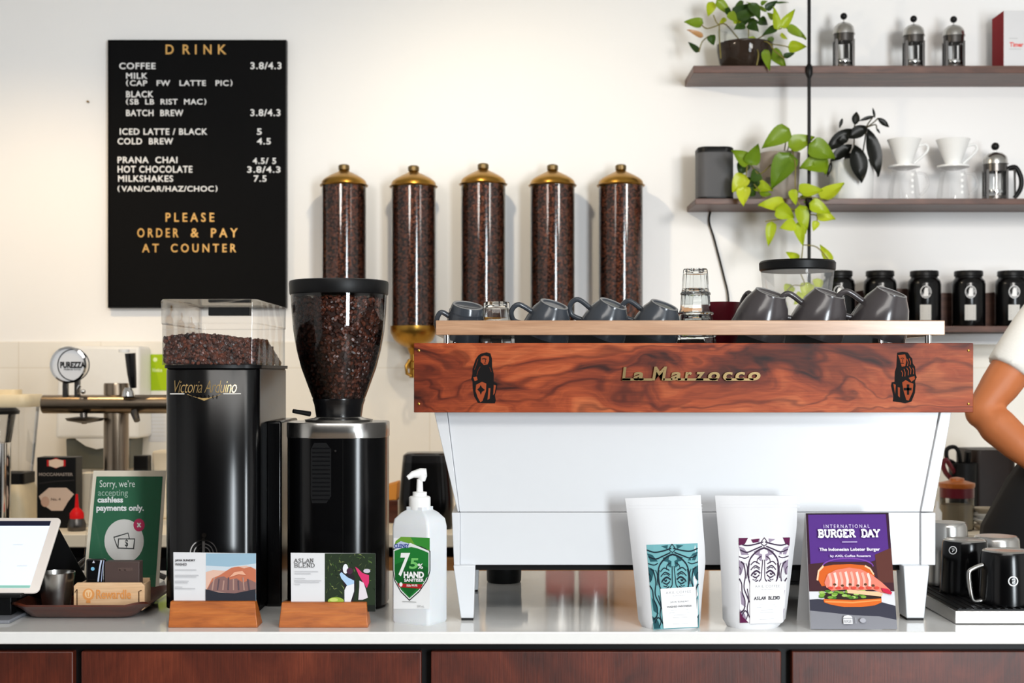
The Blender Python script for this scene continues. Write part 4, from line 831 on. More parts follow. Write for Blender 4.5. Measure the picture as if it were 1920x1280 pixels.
def draw1(p):
    p.rect(386, 480, 1037, 1128, flat((148, 178, 196)))
    p.poly([(386, 1060), (430, 1062), (480, 1056), (480, 1110), (386, 1110)], flat((196, 206, 214)))
    p.poly([(386, 1072), (400, 1068), (425, 1070), (440, 1062), (462, 1060), (480, 1066), (480, 1112), (386, 1112)], flat((216, 178, 160)))
    p.poly([(388, 1104), (398, 1084), (412, 1078), (424, 1070), (434, 1064), (447, 1062), (458, 1065), (470, 1062), (480, 1068), (480, 1098), (470, 1106), (440, 1110)], flat((190, 112, 84)))
    p.poly([(388, 1106), (396, 1092), (408, 1082), (420, 1080), (430, 1086), (444, 1084), (456, 1092), (468, 1086), (480, 1092), (480, 1106), (440, 1113)], flat((132, 100, 96)))
    for k in range(8): p.ribbon([(402 + k * 9, 1082 + (k % 3) * 3), (398 + k * 10, 1106)], 2.6, flat((92, 78, 84) if k % 2 else (170, 136, 124)))
    p.poly([(386, 1104), (410, 1110), (440, 1112), (480, 1104), (480, 1128), (386, 1128)], flat((44, 46, 54)))
    p.poly([(430, 1082), (440, 1072), (455, 1070), (462, 1078), (448, 1076)], flat((224, 168, 140)))
    p.text('JAVA SUNDRY', 329, 367, 1048, 1053, flat((60, 60, 64)), .03); p.text('WASHED', 329, 351, 1055, 1060, flat((90, 90, 94)), .02)
    for y, w in ((1068, 40), (1078, 44), (1081, 40), (1089, 26), (1092, 24), (1100, 14), (1103, 38)): p.ribbon([(329, y), (329 + w, y)], 1.1, flat((180, 180, 184)))
def draw2(p):
    p.rect(609, 704, 1037, 1146, flat((38, 50, 34)))
    rnd = random.Random(3)
    for k in range(150):
        x, y = rnd.uniform(611, 700), rnd.uniform(1039, 1112 if k % 3 else 1140); a = rnd.uniform(0, 6.28); L = rnd.uniform(3, 7)
        if 640 < x < 695 and y > 1066: continue
        p.poly([(x, y), (min(703, x + L * math.cos(a) + 1), max(1038, y + L * math.sin(a))), (min(703, x + L * math.cos(a) * 1.3), max(1038, y + L * math.sin(a) * 1.3 + 2))], flat([(96, 116, 60), (70, 96, 46), (22, 30, 20), (130, 140, 84)][k % 4]), .0004 + k * .000002)
    p.k = 4
    p.poly([(636, 1072), (644, 1060), (650, 1070), (664, 1078), (668, 1096), (662, 1128), (648, 1130), (646, 1100), (640, 1082)], flat((40, 34, 40)))
    p.poly([(637, 1076), (640, 1072), (652, 1082), (664, 1088), (664, 1100), (658, 1106), (650, 1096), (640, 1084)], flat((168, 196, 226)))
    p.poly([(650, 1098), (664, 1094), (664, 1108), (657, 1130), (646, 1130), (646, 1106)], flat((222, 222, 226)))
    p.disc(648, 1066, 5, flat((226, 228, 232)), 9); p.disc(656, 1070, 6, flat((70, 40, 60)), 6)
    p.poly([(666, 1062), (672, 1066), (680, 1074), (692, 1078), (692, 1092), (688, 1102), (680, 1090), (672, 1076)], flat((204, 52, 104)))
    p.disc(688, 1070, 6.5, flat((190, 186, 196)), 4); p.poly([(674, 1088), (682, 1092), (686, 1104), (690, 1120), (680, 1124), (672, 1124), (674, 1100)], flat((214, 206, 212)))
    p.disc(630, 1126, 15, flat((150, 176, 70)), 7); p.disc(626, 1124, 8, flat((190, 206, 110)), 3.5)
    p.poly([(609, 1134), (704, 1134), (704, 1146), (609, 1146)], flat((26, 30, 26)))
    serif(p, 'ASLAN', 552, 589, 1047, 1054, flat((30, 30, 34)), .85); serif(p, 'BLEND', 552, 591, 1056, 1063, flat((30, 30, 34)), .85)
    for y, w in ((1071, 44), (1075, 30), (1084, 20), (1088, 50), (1091, 46), (1095, 10)): p.ribbon([(553, y), (553 + w, y)], 1.1, flat((180, 180, 184)))
card_stand(319, 478, 315, 483, 1127, 1174, 'orange wooden card block in front of the tall square hopper grinder', 'printed card with a sunlit mountain photo, standing in the left wooden block', [(325, 1035), (480, 1037), (480, 1134), (326, 1134)], 386, draw1)
card_stand(528, 687, 522, 690, 1129, 1176, 'orange wooden card block in front of the round grinder', 'printed card with pink, white and blue shapes among leaves, in the right wooden block', [(545, 1036), (704, 1037), (704, 1146), (546, 1140)], 608, draw2)
# hand sanitiser bottle (turned about a quarter)
A = R(-30); Dc = 2.50; cx = X(787, Dc); T = Matrix.Translation((cx, Dc, 0)) @ Matrix.Rotation(A, 4, 'Z')
t = thing('sanitiser_bottle', 'translucent white pump bottle of hand sanitiser with green shield label', 'bottle', (cx, Dc, CT))
hw, hd = .0395, .031; zs = [(CT, .95), (CT + .004, 1), (Z(990, 2.47), 1), (Z(975, 2.47), (.93, .95)), (Z(962, 2.48), (.66, .72)), (Z(957, 2.48), (.46, .56)), (Z(951, 2.48), (.46, .56))]
b = MB(M['frosted']); b.rbox(0, 0, hw, hd, .007, [z for z, _ in zs], None, 5, [s for _, s in zs]); b.xf(T); body = obj('bottle_body', b, t)
b = MB(M['white_plastic']); zc = Z(955, Dc); b.lathe([(.018, zc), (.019, zc + .002), (.019, Z(932, Dc)), (.017, Z(930, Dc)), (.0125, Z(929, Dc)), (.0125, Z(922, Dc)), (.006, Z(921, Dc)), (.0052, Z(898, Dc))], cx, Dc, seg=28); obj('pump_collar', b, t)
b = MB(M['white_plastic']); zh = Z(889, Dc)
b.tube([(cx + .012, Dc, zh + .003), (cx + .002, Dc, zh + .002), (cx - .012, Dc - .004, zh), (cx - .021, Dc - .007, zh - .006)], [.0075, .009, .006, .004], seg=12); b.lathe([(.0055, zh - .012), (.0085, zh - .004), (.0085, zh + .003)], cx + .004, Dc, seg=18); obj('pump_nozzle', b, t)
nrm = Matrix.Rotation(A, 3, 'Z') @ Vector((0, -1, 0)); fp = on_plane(Vector((cx, Dc, 0)) + nrm * (hd + .0003), nrm)
p = Print(fp); p.step = .00012; GR = flat((34, 122, 52)); 
p.rect(738, 806, 1008, 1141, flat((240, 241, 242))); p.poly([(752, 1006), (806, 1008), (806, 1032), (780, 1026), (738, 1028), (742, 1014)], flat((112, 164, 60))); p.poly([(770, 1007), (806, 1008), (806, 1030), (780, 1024)], flat((58, 142, 56)))
sh = lambda k: [(770 + (x - 770) * k, 1072 + (y - 1072) * k) for x, y in [(738, 1030), (754, 1024), (772, 1022), (790, 1026), (806, 1034), (806, 1070), (800, 1088), (786, 1108), (768, 1124), (752, 1108), (741, 1088), (738, 1070)]]
p.poly(sh(1.04), flat((40, 44, 42))); p.poly(sh(.99), flat((232, 236, 234))); p.poly(sh(.94), GR); p.poly([(741, 1058), (760, 1050), (780, 1052), (803, 1064), (803, 1080), (768, 1118), (741, 1086)], flat((24, 98, 42)))
p.ribbon([(742, 1026), (770, 1020), (805, 1034)], [1, 5, 3], flat((236, 240, 240)))
p.poly([(739, 1022), (752, 1014), (766, 1018), (768, 1026), (740, 1028)], flat((196, 206, 236))); p.text('CLENSY', 740, 768, 1019, 1027, flat((36, 60, 140)), .04)
p.text('7', 748, 770, 1036, 1080, flat((246, 248, 246)), .03, .25); p.text('5', 768, 785, 1046, 1066, flat((120, 200, 110)), .03, .1); p.text('%', 784, 794, 1056, 1066, flat((246, 248, 246)), .02)
p.rect(757, 797, 1070, 1090, flat((30, 84, 44))); p.text('HAND', 758, 796, 1071, 1083, flat((250, 250, 250)), .05); p.text('SANITISER', 759, 796, 1084, 1090, flat((240, 240, 240)), .04)
p.poly([(746, 1093), (794, 1095), (790, 1103), (750, 1100)], flat((176, 34, 40))); p.disc(753, 1095, 3, flat((250, 250, 250)), 4); p.text('Kills 99.9%', 764, 784, 1095, 1099, flat((250, 250, 250)), .02)
p.ribbon([(756, 1127), (782, 1128)], [1, 1], flat((150, 152, 150))); p.text('500 mL', 784, 797, 1134, 1138, flat((150, 150, 150)))
obj('label', p.mb, body, 0, 2, 0)
# coffee bags
def bag(name, label, L, R_, yt, yb, d0, art, lab, stick, col, roll):
    # L, R_: list of (py, px) outline; d0: depth of bottom front edge
    def interp(tab, y):
        for (a, xa), (c, xc) in zip(tab, tab[1:]):
            if a <= y <= c: return xa + (xc - xa) * (y - a) / (c - a)
        return tab[-1][1] if y > tab[-1][0] else tab[0][1]
    n = 18; dm = d0 + .015
    def prm(z):
        py = 700 + (EYE - z) * F / dm; u = min(1, max(0, (z - CT) / (Z(yt, dm) - CT)))
        a, c = X(interp(L, py), dm), X(interp(R_, py), dm)
        e = .036 * (1 - u) ** .7 + .0025; yc = d0 + .038 + .012 * u; return (a + c) / 2, (c - a) / 2, e, yc
    def gf(x, z):
        xc, hw, e, yc = prm(z); v = max(-1, min(1, (x - xc) / hw)); return yc - e * (1 - abs(v) ** 3.2) ** .8
    rings = []
    for i in range(n + 1):
        u = i / n; z = CT + (Z(yt, dm) - CT) * u; xc, hw, e, yc = prm(z)
        if i == 0: hw *= .97; e *= .9
        fr = [Vector((xc + hw * v, yc - e * (1 - abs(v) ** 3.2) ** .8, z)) for v in [-1 + 2 * j / 14 for j in range(15)]]
        bk = [Vector((xc + hw * v, yc + e * (1 - abs(v) ** 3.2) ** .8, z)) for v in [1 - 2 * j / 14 for j in range(1, 14)]]
        if i == n:
            for q in fr + bk: q.z += .003 * (q.x - xc) / hw * roll
        rings.append(fr + bk)
    t = thing(name, label, 'coffee bag', (prm(CT)[0], d0 + .038, CT), 'white coffee bags leaning at the machine')
    b = MB(M['paper']); b.loft(rings); bd = obj('pouch', b, t, 0, 2, 50)
    fs = on_depthfun(gf, d0)
    y_ = yt + 12; a = interp(L, y_); c = interp(R_, y_); p = Print(fs); p.ribbon([(a + 3 + (c - a - 6) * i / 12, y_) for i in range(13)], 1.2, flat((222, 222, 224)), .0003); p.ribbon([(a + 3 + (c - a - 6) * i / 12, y_ + 6) for i in range(13)], 1.2, flat((222, 222, 224)), .0003); obj('heat_seal', p.mb, bd)
    # printed label, drawn in a unit square mapped on the tilted quad
    def uvf(q): return lambda u, v, n_=0: fs((q[0][0] * (1 - u) + q[1][0] * u) * (1 - v) + (q[3][0] * (1 - u) + q[2][0] * u) * v, (q[0][1] * (1 - u) + q[1][1] * u) * (1 - v) + (q[3][1] * (1 - u) + q[2][1] * u) * v, n_)
    p = Print(uvf(lab)); p.step = .0004; art(p); obj('label', p.mb, bd, 0, 2, 0)
    p = Print(uvf(stick)); p.step = .0002; p.k = 14; p.quad([(0, 0), (1, 0), (1, 1), (0, 1)], flat((243, 243, 244)))
    p.text('AXIL COFFEE', .14, .86, .08, .14, flat((150, 150, 154)), 0, 0, 0, None, 0, 1.15); p.text('ROASTERS', .34, .66, .18, .21, flat((170, 170, 174)), 0, 0, 0, None, 0, 1.2)
    if col: serif(p, 'ASLAN BLEND', .12, .88, .36, .43, flat((70, 66, 74)), .018)
    else: p.text('JAVA SUNDRY', .25, .78, .33, .38, flat((140, 140, 144)), .01); p.text('WASHED INDONESIA', .14, .86, .44, .49, flat((120, 120, 124)), .02)
    for y, w in ((.56, .5), (.62, .6), (.68, .36), (.74, .42), (.9, .44)): p.ribbon([(.5 - w / 2, y), (.5 + w / 2, y)], .012, flat((196, 196, 200)))
    obj('sticker', p.mb, bd, 0, 2, 0); return t
def art(base, ink, shade, corner):
    def go(p):
        p.quad([(0, 0), (1, 0), (1, 1), (0, 1)], base, None, 8)
        n = p.lift(); dv = lambda pts: p.poly(pts, shade, n)
        for s in (0, 1):
            m = lambda x: x if not s else 1 - x
            for pl in ([(0, .10), (.10, .12), (.20, .2), (.05, .2)], [(0, .26), (.12, .30), (.05, .42), (0, .44)], [(.02, .62), (.10, .7), (.14, .82), (.04, .78)], [(.28, .02), (.42, .01), (.40, .06)], [(.30, .16), (.44, .13), (.40, .21), (.33, .2)], [(.0, .84), (.12, .9), (.16, .99), (.02, .99)], [(.40, .18), (.47, .2), (.46, .28), (.40, .26)]):
                dv([(m(x), y) for x, y in pl])
        n = p.lift()
        for s in (0, 1):
            m = lambda x: x if not s else 1 - x
            L = lambda pts, w=.014: p.ribbon([(m(q.x), q.y) for q in curve([(x, y, 0) for x, y in pts], 6)], w, ink, n)
            L([(.5, .12), (.36, .16), (.22, .26), (.18, .42), (.24, .56), (.30, .66)], .022)
            L([(.48, .26), (.47, .38), (.46, .48), (.42, .52), (.44, .56), (.5, .57)], .016); L([(.5, .57), (.5, .62), (.42, .65), (.34, .63)], .016); L([(.5, .60), (.46, .6)], .03)
            L([(.44, .42), (.36, .39), (.28, .42), (.25, .45)], .022); L([(.42, .44), (.35, .47), (.28, .45)], .016); L([(.43, .36), (.33, .33), (.24, .38)]); L([(.42, .31), (.32, .28), (.24, .32)])
            L([(.45, .22), (.38, .25), (.36, .3)]); L([(.40, .50), (.32, .53), (.27, .58)]); L([(.38, .55), (.33, .58), (.32, .63)])
            L([(.0, .06), (.14, .09), (.30, .08), (.48, .05)], .016); L([(.02, .14), (.16, .17), (.30, .14), (.46, .1)], .016); L([(.0, .22), (.12, .24), (.2, .22)], .012)
            L([(.04, .28), (.10, .32), (.13, .44), (.10, .58), (.16, .68), (.22, .76)], .02); L([(.0, .48), (.05, .54), (.06, .64), (.12, .74), (.10, .84), (.02, .88)], .02); L([(.17, .60), (.20, .72), (.17, .84), (.22, .94)], .018); L([(.05, .92), (.12, .86), (.18, .9), (.14, .97)], .016)
            L([(.14, .3), (.17, .36), (.15, .48)], .012); L([(.30, .7), (.26, .8), (.32, .9)], .014); L([(.0, .34), (.04, .38), (.02, .44)], .012); L([(.22, .3), (.20, .38), (.21, .48)], .01)
            L([(.5, .0), (.44, .06), (.5, .1)], .012); L([(.36, .42), (.33, .435), (.31, .42)], .02); L([(.30, .36), (.36, .35), (.42, .38)], .01); L([(.28, .49), (.33, .5), (.37, .48)], .01)
        if corner:
            n = p.lift()
            for pl in ([(0, 0), (.18, 0), (.12, .07), (0, .09)], [(.86, 0), (1, 0), (1, .1), (.92, .07)], [(0, .86), (.07, .93), (.2, 1), (0, 1)], [(.24, .02), (.4, .01), (.38, .05), (.28, .06)]): p.poly(pl, corner, n)
    return go
bag('coffee_bag', 'white coffee bag with teal line art label leaning at the machine', [(934, 1175), (1030, 1186), (1100, 1193), (1165, 1199), (1183, 1206)], [(934, 1319), (1030, 1326), (1060, 1327), (1120, 1320), (1183, 1316)], 934, 1183, 2.415, art(flat((112, 168, 174)), flat((26, 38, 48)), flat((40, 84, 92)), None), [(1212, 1021), (1308, 1018), (1311, 1176), (1225, 1180)], [(1238, 1103), (1304, 1099), (1308, 1174), (1244, 1177)], 0, 1)
bag('coffee_bag', 'white coffee bag with white and plum line art label beside the purple booklet', [(932, 1346), (1030, 1354), (1100, 1357), (1170, 1359), (1178, 1366)], [(932, 1503), (990, 1501), (1060, 1492), (1120, 1484), (1165, 1478), (1178, 1466)], 932, 1178, 2.42, art(flat((232, 230, 234)), flat((60, 44, 66)), flat((150, 136, 156)), flat((92, 32, 70))), [(1385, 1008), (1481, 1007), (1469, 1165), (1387, 1167)], [(1406, 1090), (1471, 1089), (1467, 1166), (1406, 1168)], 1, 0)
# burger day booklet
d0 = 2.42; nrm = (0, -1, .16); fp = on_plane((0, d0, CT), nrm); q4 = [(1511, 962), (1666, 961), (1682, 1179), (1520, 1179)]
b = MB(M['paper']); q = [fp(x, y, -.0012) for x, y in q4]; nb = Vector((0, .004, 0)); b.hexa([q[3], q[2], q[2] + nb, q[3] + nb, q[0], q[1], q[1] + nb, q[0] + nb])
# a folded back leaf makes it stand
q5 = [fp(x, y) + Vector((0, .005, 0)) for x, y in q4[:2]]; bt = [Vector((q5[1].x + .004, q5[1].y + .055, CT)), Vector((q5[0].x - .004, q5[0].y + .055, CT))]
b.hexa([bt[1], bt[0], bt[0] + Vector((0, .001, 0)), bt[1] + Vector((0, .001, 0)), q5[0], q5[1], q5[1] + Vector((0, .001, 0)), q5[0] + Vector((0, .001, 0))])
bk = obj('promo_booklet', b); tag(bk, 'standing purple booklet showing a lobster burger, right of the coffee bags', 'booklet')
def uvq(fn, q): return lambda u, v, n_=0: fn((q[0][0] * (1 - u) + q[1][0] * u) * (1 - v) + (q[3][0] * (1 - u) + q[2][0] * u) * v, (q[0][1] * (1 - u) + q[1][1] * u) * (1 - v) + (q[3][1] * (1 - u) + q[2][1] * u) * v, n_)
p = Print(uvq(fp, q4)); p.step = .00012
p.poly([(0, 0), (1, 0), (1, .5), (0, .5)], flat((84, 48, 128))); p.poly([(0, 0), (.025, 0), (.03, .5), (0, .5)], flat((48, 26, 40))); p.poly([(.965, 0), (1, 0), (1, .5), (.97, .5)], flat((56, 30, 50))); p.poly([(0, 0), (1, 0), (1, .012), (0, .012)], flat((34, 22, 32)))
p.poly([(.0, .44), (.25, .42), (.75, .42), (1, .36), (1, .7), (0, .7)], flat((66, 38, 44))); p.poly([(.8, .36), (1, .3), (1, .6), (.82, .6)], flat((92, 52, 46)))
p.poly([(0, .675), (1, .675), (1, .8), (0, .8)], flat((214, 214, 220))); p.poly([(0, .745), (.1, .74), (.5, .77), (.8, .76), (1, .8), (1, .92), (0, .86)], flat((58, 58, 70)))
p.poly([(0, .84), (.2, .855), (.5, .88), (.8, .89), (1, .92), (1, 1), (0, 1)], flat((132, 132, 138)))
p.arc(.47, .46, .30, 180, 360, .012, flat((120, 70, 160)), None, .07); 
bun = [(.10, .56), (.12, .50), (.18, .46), (.30, .445), (.5, .44), (.66, .45), (.74, .49), (.78, .54), (.70, .60), (.3, .62), (.15, .63)]
p.poly(bun, flat((208, 96, 38))); p.ribbon([(.10, .58), (.12, .5), (.18, .455)], .02, flat((244, 196, 160))); p.ribbon([(.67, .455), (.73, .48), (.77, .53)], .016, flat((244, 196, 160)))
p.poly([(.16, .74), (.5, .75), (.84, .73), (.84, .77), (.76, .795), (.6, .81), (.4, .81), (.25, .79), (.17, .77)], flat((212, 104, 40))); p.poly([(.18, .755), (.5, .765), (.83, .745), (.83, .755), (.5, .778), (.18, .768)], flat((236, 150, 84)))
p.poly([(.14, .69), (.3, .68), (.84, .70), (.84, .735), (.5, .75), (.18, .74)], flat((46, 34, 30)))
rn = random.Random(5)
for k in range(30):
    x = .14 + .5 * rn.random(); y = .67 + .06 * rn.random(); p.disc(x, y, .035, flat([(120, 160, 60), (70, 116, 40), (160, 190, 100)][k % 3]), .012, p.k * p.step + .0002 + k * .000003, 7)
p.k += 3
p.poly([(.44, .66), (.82, .68), (.86, .70), (.84, .72), (.6, .70), (.45, .69)], flat((240, 190, 150)))
p.poly([(.18, .60), (.22, .53), (.32, .49), (.48, .47), (.62, .485), (.74, .53), (.86, .60), (.95, .665), (.93, .70), (.84, .685), (.74, .66), (.6, .665), (.4, .66), (.26, .67), (.2, .64)], flat((226, 128, 108)))
for k in range(8):
    x = .24 + k * .065; p.ribbon([(x, .52 - .004 * k * (7 - k) * .3), (x + .02, .58), (x + .012, .64)], .03, flat((246, 206, 196) if k % 2 else (238, 172, 156)))
for k in range(6): p.disc(.3 + k * .09, .615 + .01 * (k % 2), .018, flat((92, 60, 40)), .01)
for k in range(7): p.disc(.25 + k * .09, .645, .03, flat((212, 76, 60)), .012)
p.poly([(.84, .645), (.92, .655), (.965, .685), (.95, .705), (.86, .68)], flat((196, 40, 70)))
p.text('INTERNATIONAL', .20, .75, .10, .13, flat((225, 215, 240)), .0, 0, 0, None, 0, 1.5)
serif(p, 'BURGER DAY', .13, .87, .147, .205, flat((250, 248, 252)), .019)
p.ribbon([(.41, .25), (.59, .25)], .008, flat((190, 176, 214))); p.text('The Indonesian Lobster Burger', .135, .855, .30, .335, flat((245, 240, 250)), .025); p.text('by AXIL Coffee Roasters', .26, .74, .36, .385, flat((230, 222, 240)), .02)
p.poly([(.375, .9), (.39, .885), (.43, .88), (.465, .885), (.48, .9), (.48, .905), (.375, .905)], flat((232, 232, 234))); p.rect(.375, .48, .91, .955, flat((232, 232, 234))); p.text('BURGER', .385, .47, .92, .945, flat((120, 120, 126)), .02); p.ribbon([(.52, .9), (.52, .95)], .006, flat((170, 170, 176))); p.disc(.6, .925, .035, flat((168, 168, 176)), .02)
obj('cover_print', p.mb, bk, 0, 2, 0)
# ================================================================ left end of the counter
# wooden valet tray
D = 2.60; cx = X(171, D); cy = 2.615
b = MB(M['tray_wood']); rings = []
base = rrect(1, 1, .28, 6)
def trring(s, z, lift): 
    out = []
    for x, y in base:
        cor = (abs(x) * abs(y)) ** 2; out.append(Vector((cx + x * .109 * s, cy + y * .098 * s, z + lift * cor)))
    return out
b.loft([trring(.72, CT, 0), trring(.86, CT + .003, 0), trring(1.0, CT + .010, .012), trring(1.12, CT + .013, .022), trring(1.10, CT + .0165, .022), trring(.98, CT + .0135, .010), trring(.84, CT + .008, 0), trring(.5, CT + .007, 0)])
tag(obj('valet_tray', b), 'dark brown wooden tray with upturned corners at left counter end', 'tray')
TZ2 = CT + .0085
# steel cup
D = 2.585; c2 = X(106, D); b = MB(M['steel']); hc = Z(1072, D) - TZ2
b.lathe([(.022, 0), (.024, .001), (.033, hc), (.0318, hc), (.0228, .004)], c2, D, seg=36, z=TZ2); tag(obj('steel_cup', b), 'small shiny stainless cup on the brown wooden tray', 'cup')
# card box
D = 2.56; t = thing('card_box', 'pale wooden card box with orange engraved lettering on the tray', 'card box', (X(205, D), D + .03, TZ2))
x0, x1 = X(138, D), X(271, D); z0, z1 = TZ2 + .001, Z(1092, D); pa = M['beech']
b = MB(pa); n_ = []
for (a, c) in ((x0, x1),):
    poly = [(a + .004, z0), (c - .004, z0), (c, z0 + .004), (c, z1 - .006), (c - .006, z1), (a + .006, z1), (a, z1 - .006), (a, z0 + .004)]; b.prism(poly, D, D + .005)
obj('front_panel', b, t, .0008)
b = MB(pa); b.box(x0 + .006, x1 - .006, D + .06, D + .065, z0, z1); obj('rear_panel', b, t, .0008)
for x in (x0 + .004, x1 - .009):
    b = MB(pa); b.box(x, x + .005, D + .005, D + .06, z0, z1 - .004); obj('side_panel', b, t, .0008)
b = MB(pa); b.box(x0 + .009, x1 - .009, D + .005, D + .06, z0, z0 + .004); obj('base_panel', b, t)
p = Print(on_depth(D)); E = flat((222, 150, 84)); p.disc(166, 1114, 11, E, 11); p.disc(166, 1113, 7, flat((238, 196, 148)), 8); p.ribbon([(163, 1110), (164, 1118), (168, 1118), (169, 1110)], 2, E); p.rect(162, 170, 1125, 1130, E); p.text('Rewardle', 181, 246, 1105, 1122, E, .02)
p.ribbon([(141, 1110), (145, 1104), (145, 1140)], 1.6, flat((60, 36, 20))); p.ribbon([(266, 1140), (261, 1132), (261, 1108), (266, 1106)], 1.6, flat((60, 36, 20))); obj('engraving', p.mb, t)
# cards standing in the box
b = MB(mat('brown_card', (74, 58, 54), .5)); q = [W(x, y, 2.585) for x, y in ((201, 1055), (281, 1052), (281, 1094), (198, 1094))]; xs = (X(199, 2.585), X(264, 2.585))
b.box(xs[0], xs[1], 2.575, 2.60, z0 + .005, Z(1052, 2.58)); cc = obj('card_stack', b, None, .001); tag(cc, 'stack of dark brown cards standing in the pale wooden box', 'cards')
p = Print(on_depth(2.575)); p.text('MEMBER', 222, 250, 1064, 1070, flat((100, 82, 76)), .02); obj('print', p.mb, cc)
b = MB(M['black_gloss']); b.box(X(161, 2.58), X(196, 2.58), 2.58, 2.594, z0 + .005, Z(1048, 2.58)); c3 = obj('dark_sleeve', b, None, .003, 3); tag(c3, 'glossy black card sleeve with white stripes in the wooden box', 'card sleeve')
p = Print(on_depth(2.58)); p.ribbon([(190, 1050), (187, 1065), (184, 1090)], 3, flat((190, 200, 220)), .0004); p.ribbon([(195, 1050), (192, 1066), (190, 1090)], 1.6, flat((160, 170, 200)), .0004); p.poly([(173, 1055), (178, 1055), (176, 1050)], flat((200, 200, 210)), .0004); p.disc(174, 1066, 3.5, flat((120, 180, 210)), n=.0004); obj('print', p.mb, c3)
# green cashless sign in a clear stand
d0 = 2.72; fp = on_plane((0, d0, CT), (0, -1, .12)); q4 = [(175, 882), (311, 882), (296, 1122), (153, 1122)]
t = thing('counter_sign', 'green sign asking for cashless payments in a clear stand behind the tray', 'sign', (X(230, d0), d0, CT))
b = MB(M['paper_warm']); q = [fp(x, y, -.001) for x, y in q4]; nb = Vector((0, .0015, 0)); q[2].z = q[3].z = CT + .004; b.hexa([q[3], q[2], q[2] + nb, q[3] + nb, q[0], q[1], q[1] + nb, q[0] + nb]); obj('sheet', b, t)
b = MB(M['hopper_clear']); q = [fp(x, y, .004) for x, y in [(173, 880), (313, 880), (298, 1124), (151, 1124)]]; nb = Vector((0, .0015, 0)); q[2].z = q[3].z = CT; b.hexa([q[3], q[2], q[2] + nb, q[3] + nb, q[0], q[1], q[1] + nb, q[0] + nb]); b.box(q[3].x, q[2].x, d0 - .004, d0 + .07, CT, CT + .003); obj('clear_stand', b, t)
p = Print(fp); p.step = .0002; sl = lambda y: (y - 893) * -.083
GN = flat((34, 104, 70)); p.poly([(181, 893), (305, 893), (291, 1104), (161, 1104)], GN)
WH = flat((228, 236, 228))
p.text('Sorry, we’re', 187, 253, 900, 917, WH, .0); p.text('accepting', 184, 240, 918, 933, flat((170, 196, 178)), .0); p.text('cashless', 183, 231, 931, 942, flat((250, 250, 250)), .035); p.text('payments only.', 181, 270, 946, 961, flat((250, 250, 250)), .035)
p.disc(233, 1014, 37, flat((226, 222, 216)), 41); p.disc(261, 984, 10.5, flat((196, 40, 90)), 12); p.ribbon([(258, 980), (264, 988)], 2.6, WH); p.ribbon([(264, 980), (258, 988)], 2.6, WH)
BK = flat((50, 52, 52)); p.poly([(213, 1006), (241, 998), (246, 1018), (220, 1026)], BK); p.poly([(215, 1008), (240, 1000), (244, 1017), (221, 1023)], flat((226, 222, 216))); p.poly([(222, 1009), (254, 1009), (252, 1029), (221, 1028)], BK); p.poly([(224, 1011), (252, 1011), (250, 1027), (223, 1026)], flat((228, 224, 218))); p.text('$', 235, 241, 1011, 1026, BK, .02)
obj('print', p.mb, t, 0, 2, 0)
# tablet
t = thing('tablet', 'white framed tablet register with lit screen at the left edge', 'tablet', (-.95, 2.56, CT))
P0 = W(72, 1110, 2.50); P1 = W(115, 970, 2.63); xr = (P0.x + P1.x) / 2; up = Vector((0, P1.y - P0.y, P1.z - P0.z)); nr = Vector((0, -up.z, up.y)).normalized(); wid = .245
rr = []
lo = Vector((xr - wid / 2, P0.y, P0.z)); H_ = up.length; u_ = up.normalized()
for off, ins in ((-.006, .002), (-.004, 0), (-.001, 0), (0, .0015)):
    rr.append([lo + Vector((x, 0, 0)) + u_ * (H_ / 2 + y) + nr * off for x, y in rrect(wid / 2 - ins, H_ / 2 - ins, .010, 6)])
b = MB(mat('tablet_bezel', (232, 222, 214), .35, 0, 0)); b.loft(rr); obj('bezel', b, t)
loc = lambda x, y, n_=0: lo + Vector((x, 0, 0)) + u_ * (H_ / 2 + y) + nr * n_
b = MB(mat('lit_screen', (216, 228, 244), .12, 0, 0, emit=.42)); sx, sy = wid / 2 - .017, H_ / 2 - .009
b.add([loc(-sx, -sy, .0006), loc(sx, -sy, .0006), loc(sx, sy, .0006), loc(-sx, sy, .0006)], [(0, 1, 2, 3)]); sc_ = obj('screen', b, t)
p = Print(loc); p.poly([(-sx, sy - .012), (sx, sy - .012), (sx, sy), (-sx, sy)], flat((30, 32, 52)), .0009); p.poly([(-sx, -sy), (sx, -sy), (sx, -sy + .006), (-sx, -sy + .006)], flat((150, 206, 190)), .0009)
for x, y in ((.05, .02), (.02, -.02), (.07, -.03), (-.02, .03)): p.poly([(x, y), (x + .018, y), (x + .018, y + .003), (x, y + .003)], flat((236, 240, 248)), .0009)
obj('screen_content', p.mb, sc_)
b = MB(M['black']); b.hexa([(xr - .20, 2.56, CT + .006), (xr - .095, 2.56, CT + .0062), (xr + .03, 2.76, CT + .0005), (xr - .20, 2.76, CT + .0062), Vector((xr - .20, 0, 0)) + Vector((0, P1.y + .006, P1.z - .012)), Vector((xr - .012, P1.y + .006, P1.z - .012)), Vector((xr - .012, P1.y + .02, P1.z - .02)), Vector((xr - .2, P1.y + .02, P1.z - .02))]); obj('stand', b, t, .003)
b = MB(flat((128, 130, 136))); b.box(-1.07, X(26, 2.5), 2.478, 2.70, CT, CT + .006); obj('base', b, t, .002)
b = MB(M['black']); b.box(-1.07, X(45, 2.5), 2.488, 2.512, P0.z - .008, P0.z - .001); b.box(-1.07, X(10, 2.5), 2.53, 2.56, CT + .006, P0.z - .004); obj('ledge', b, t, .002)
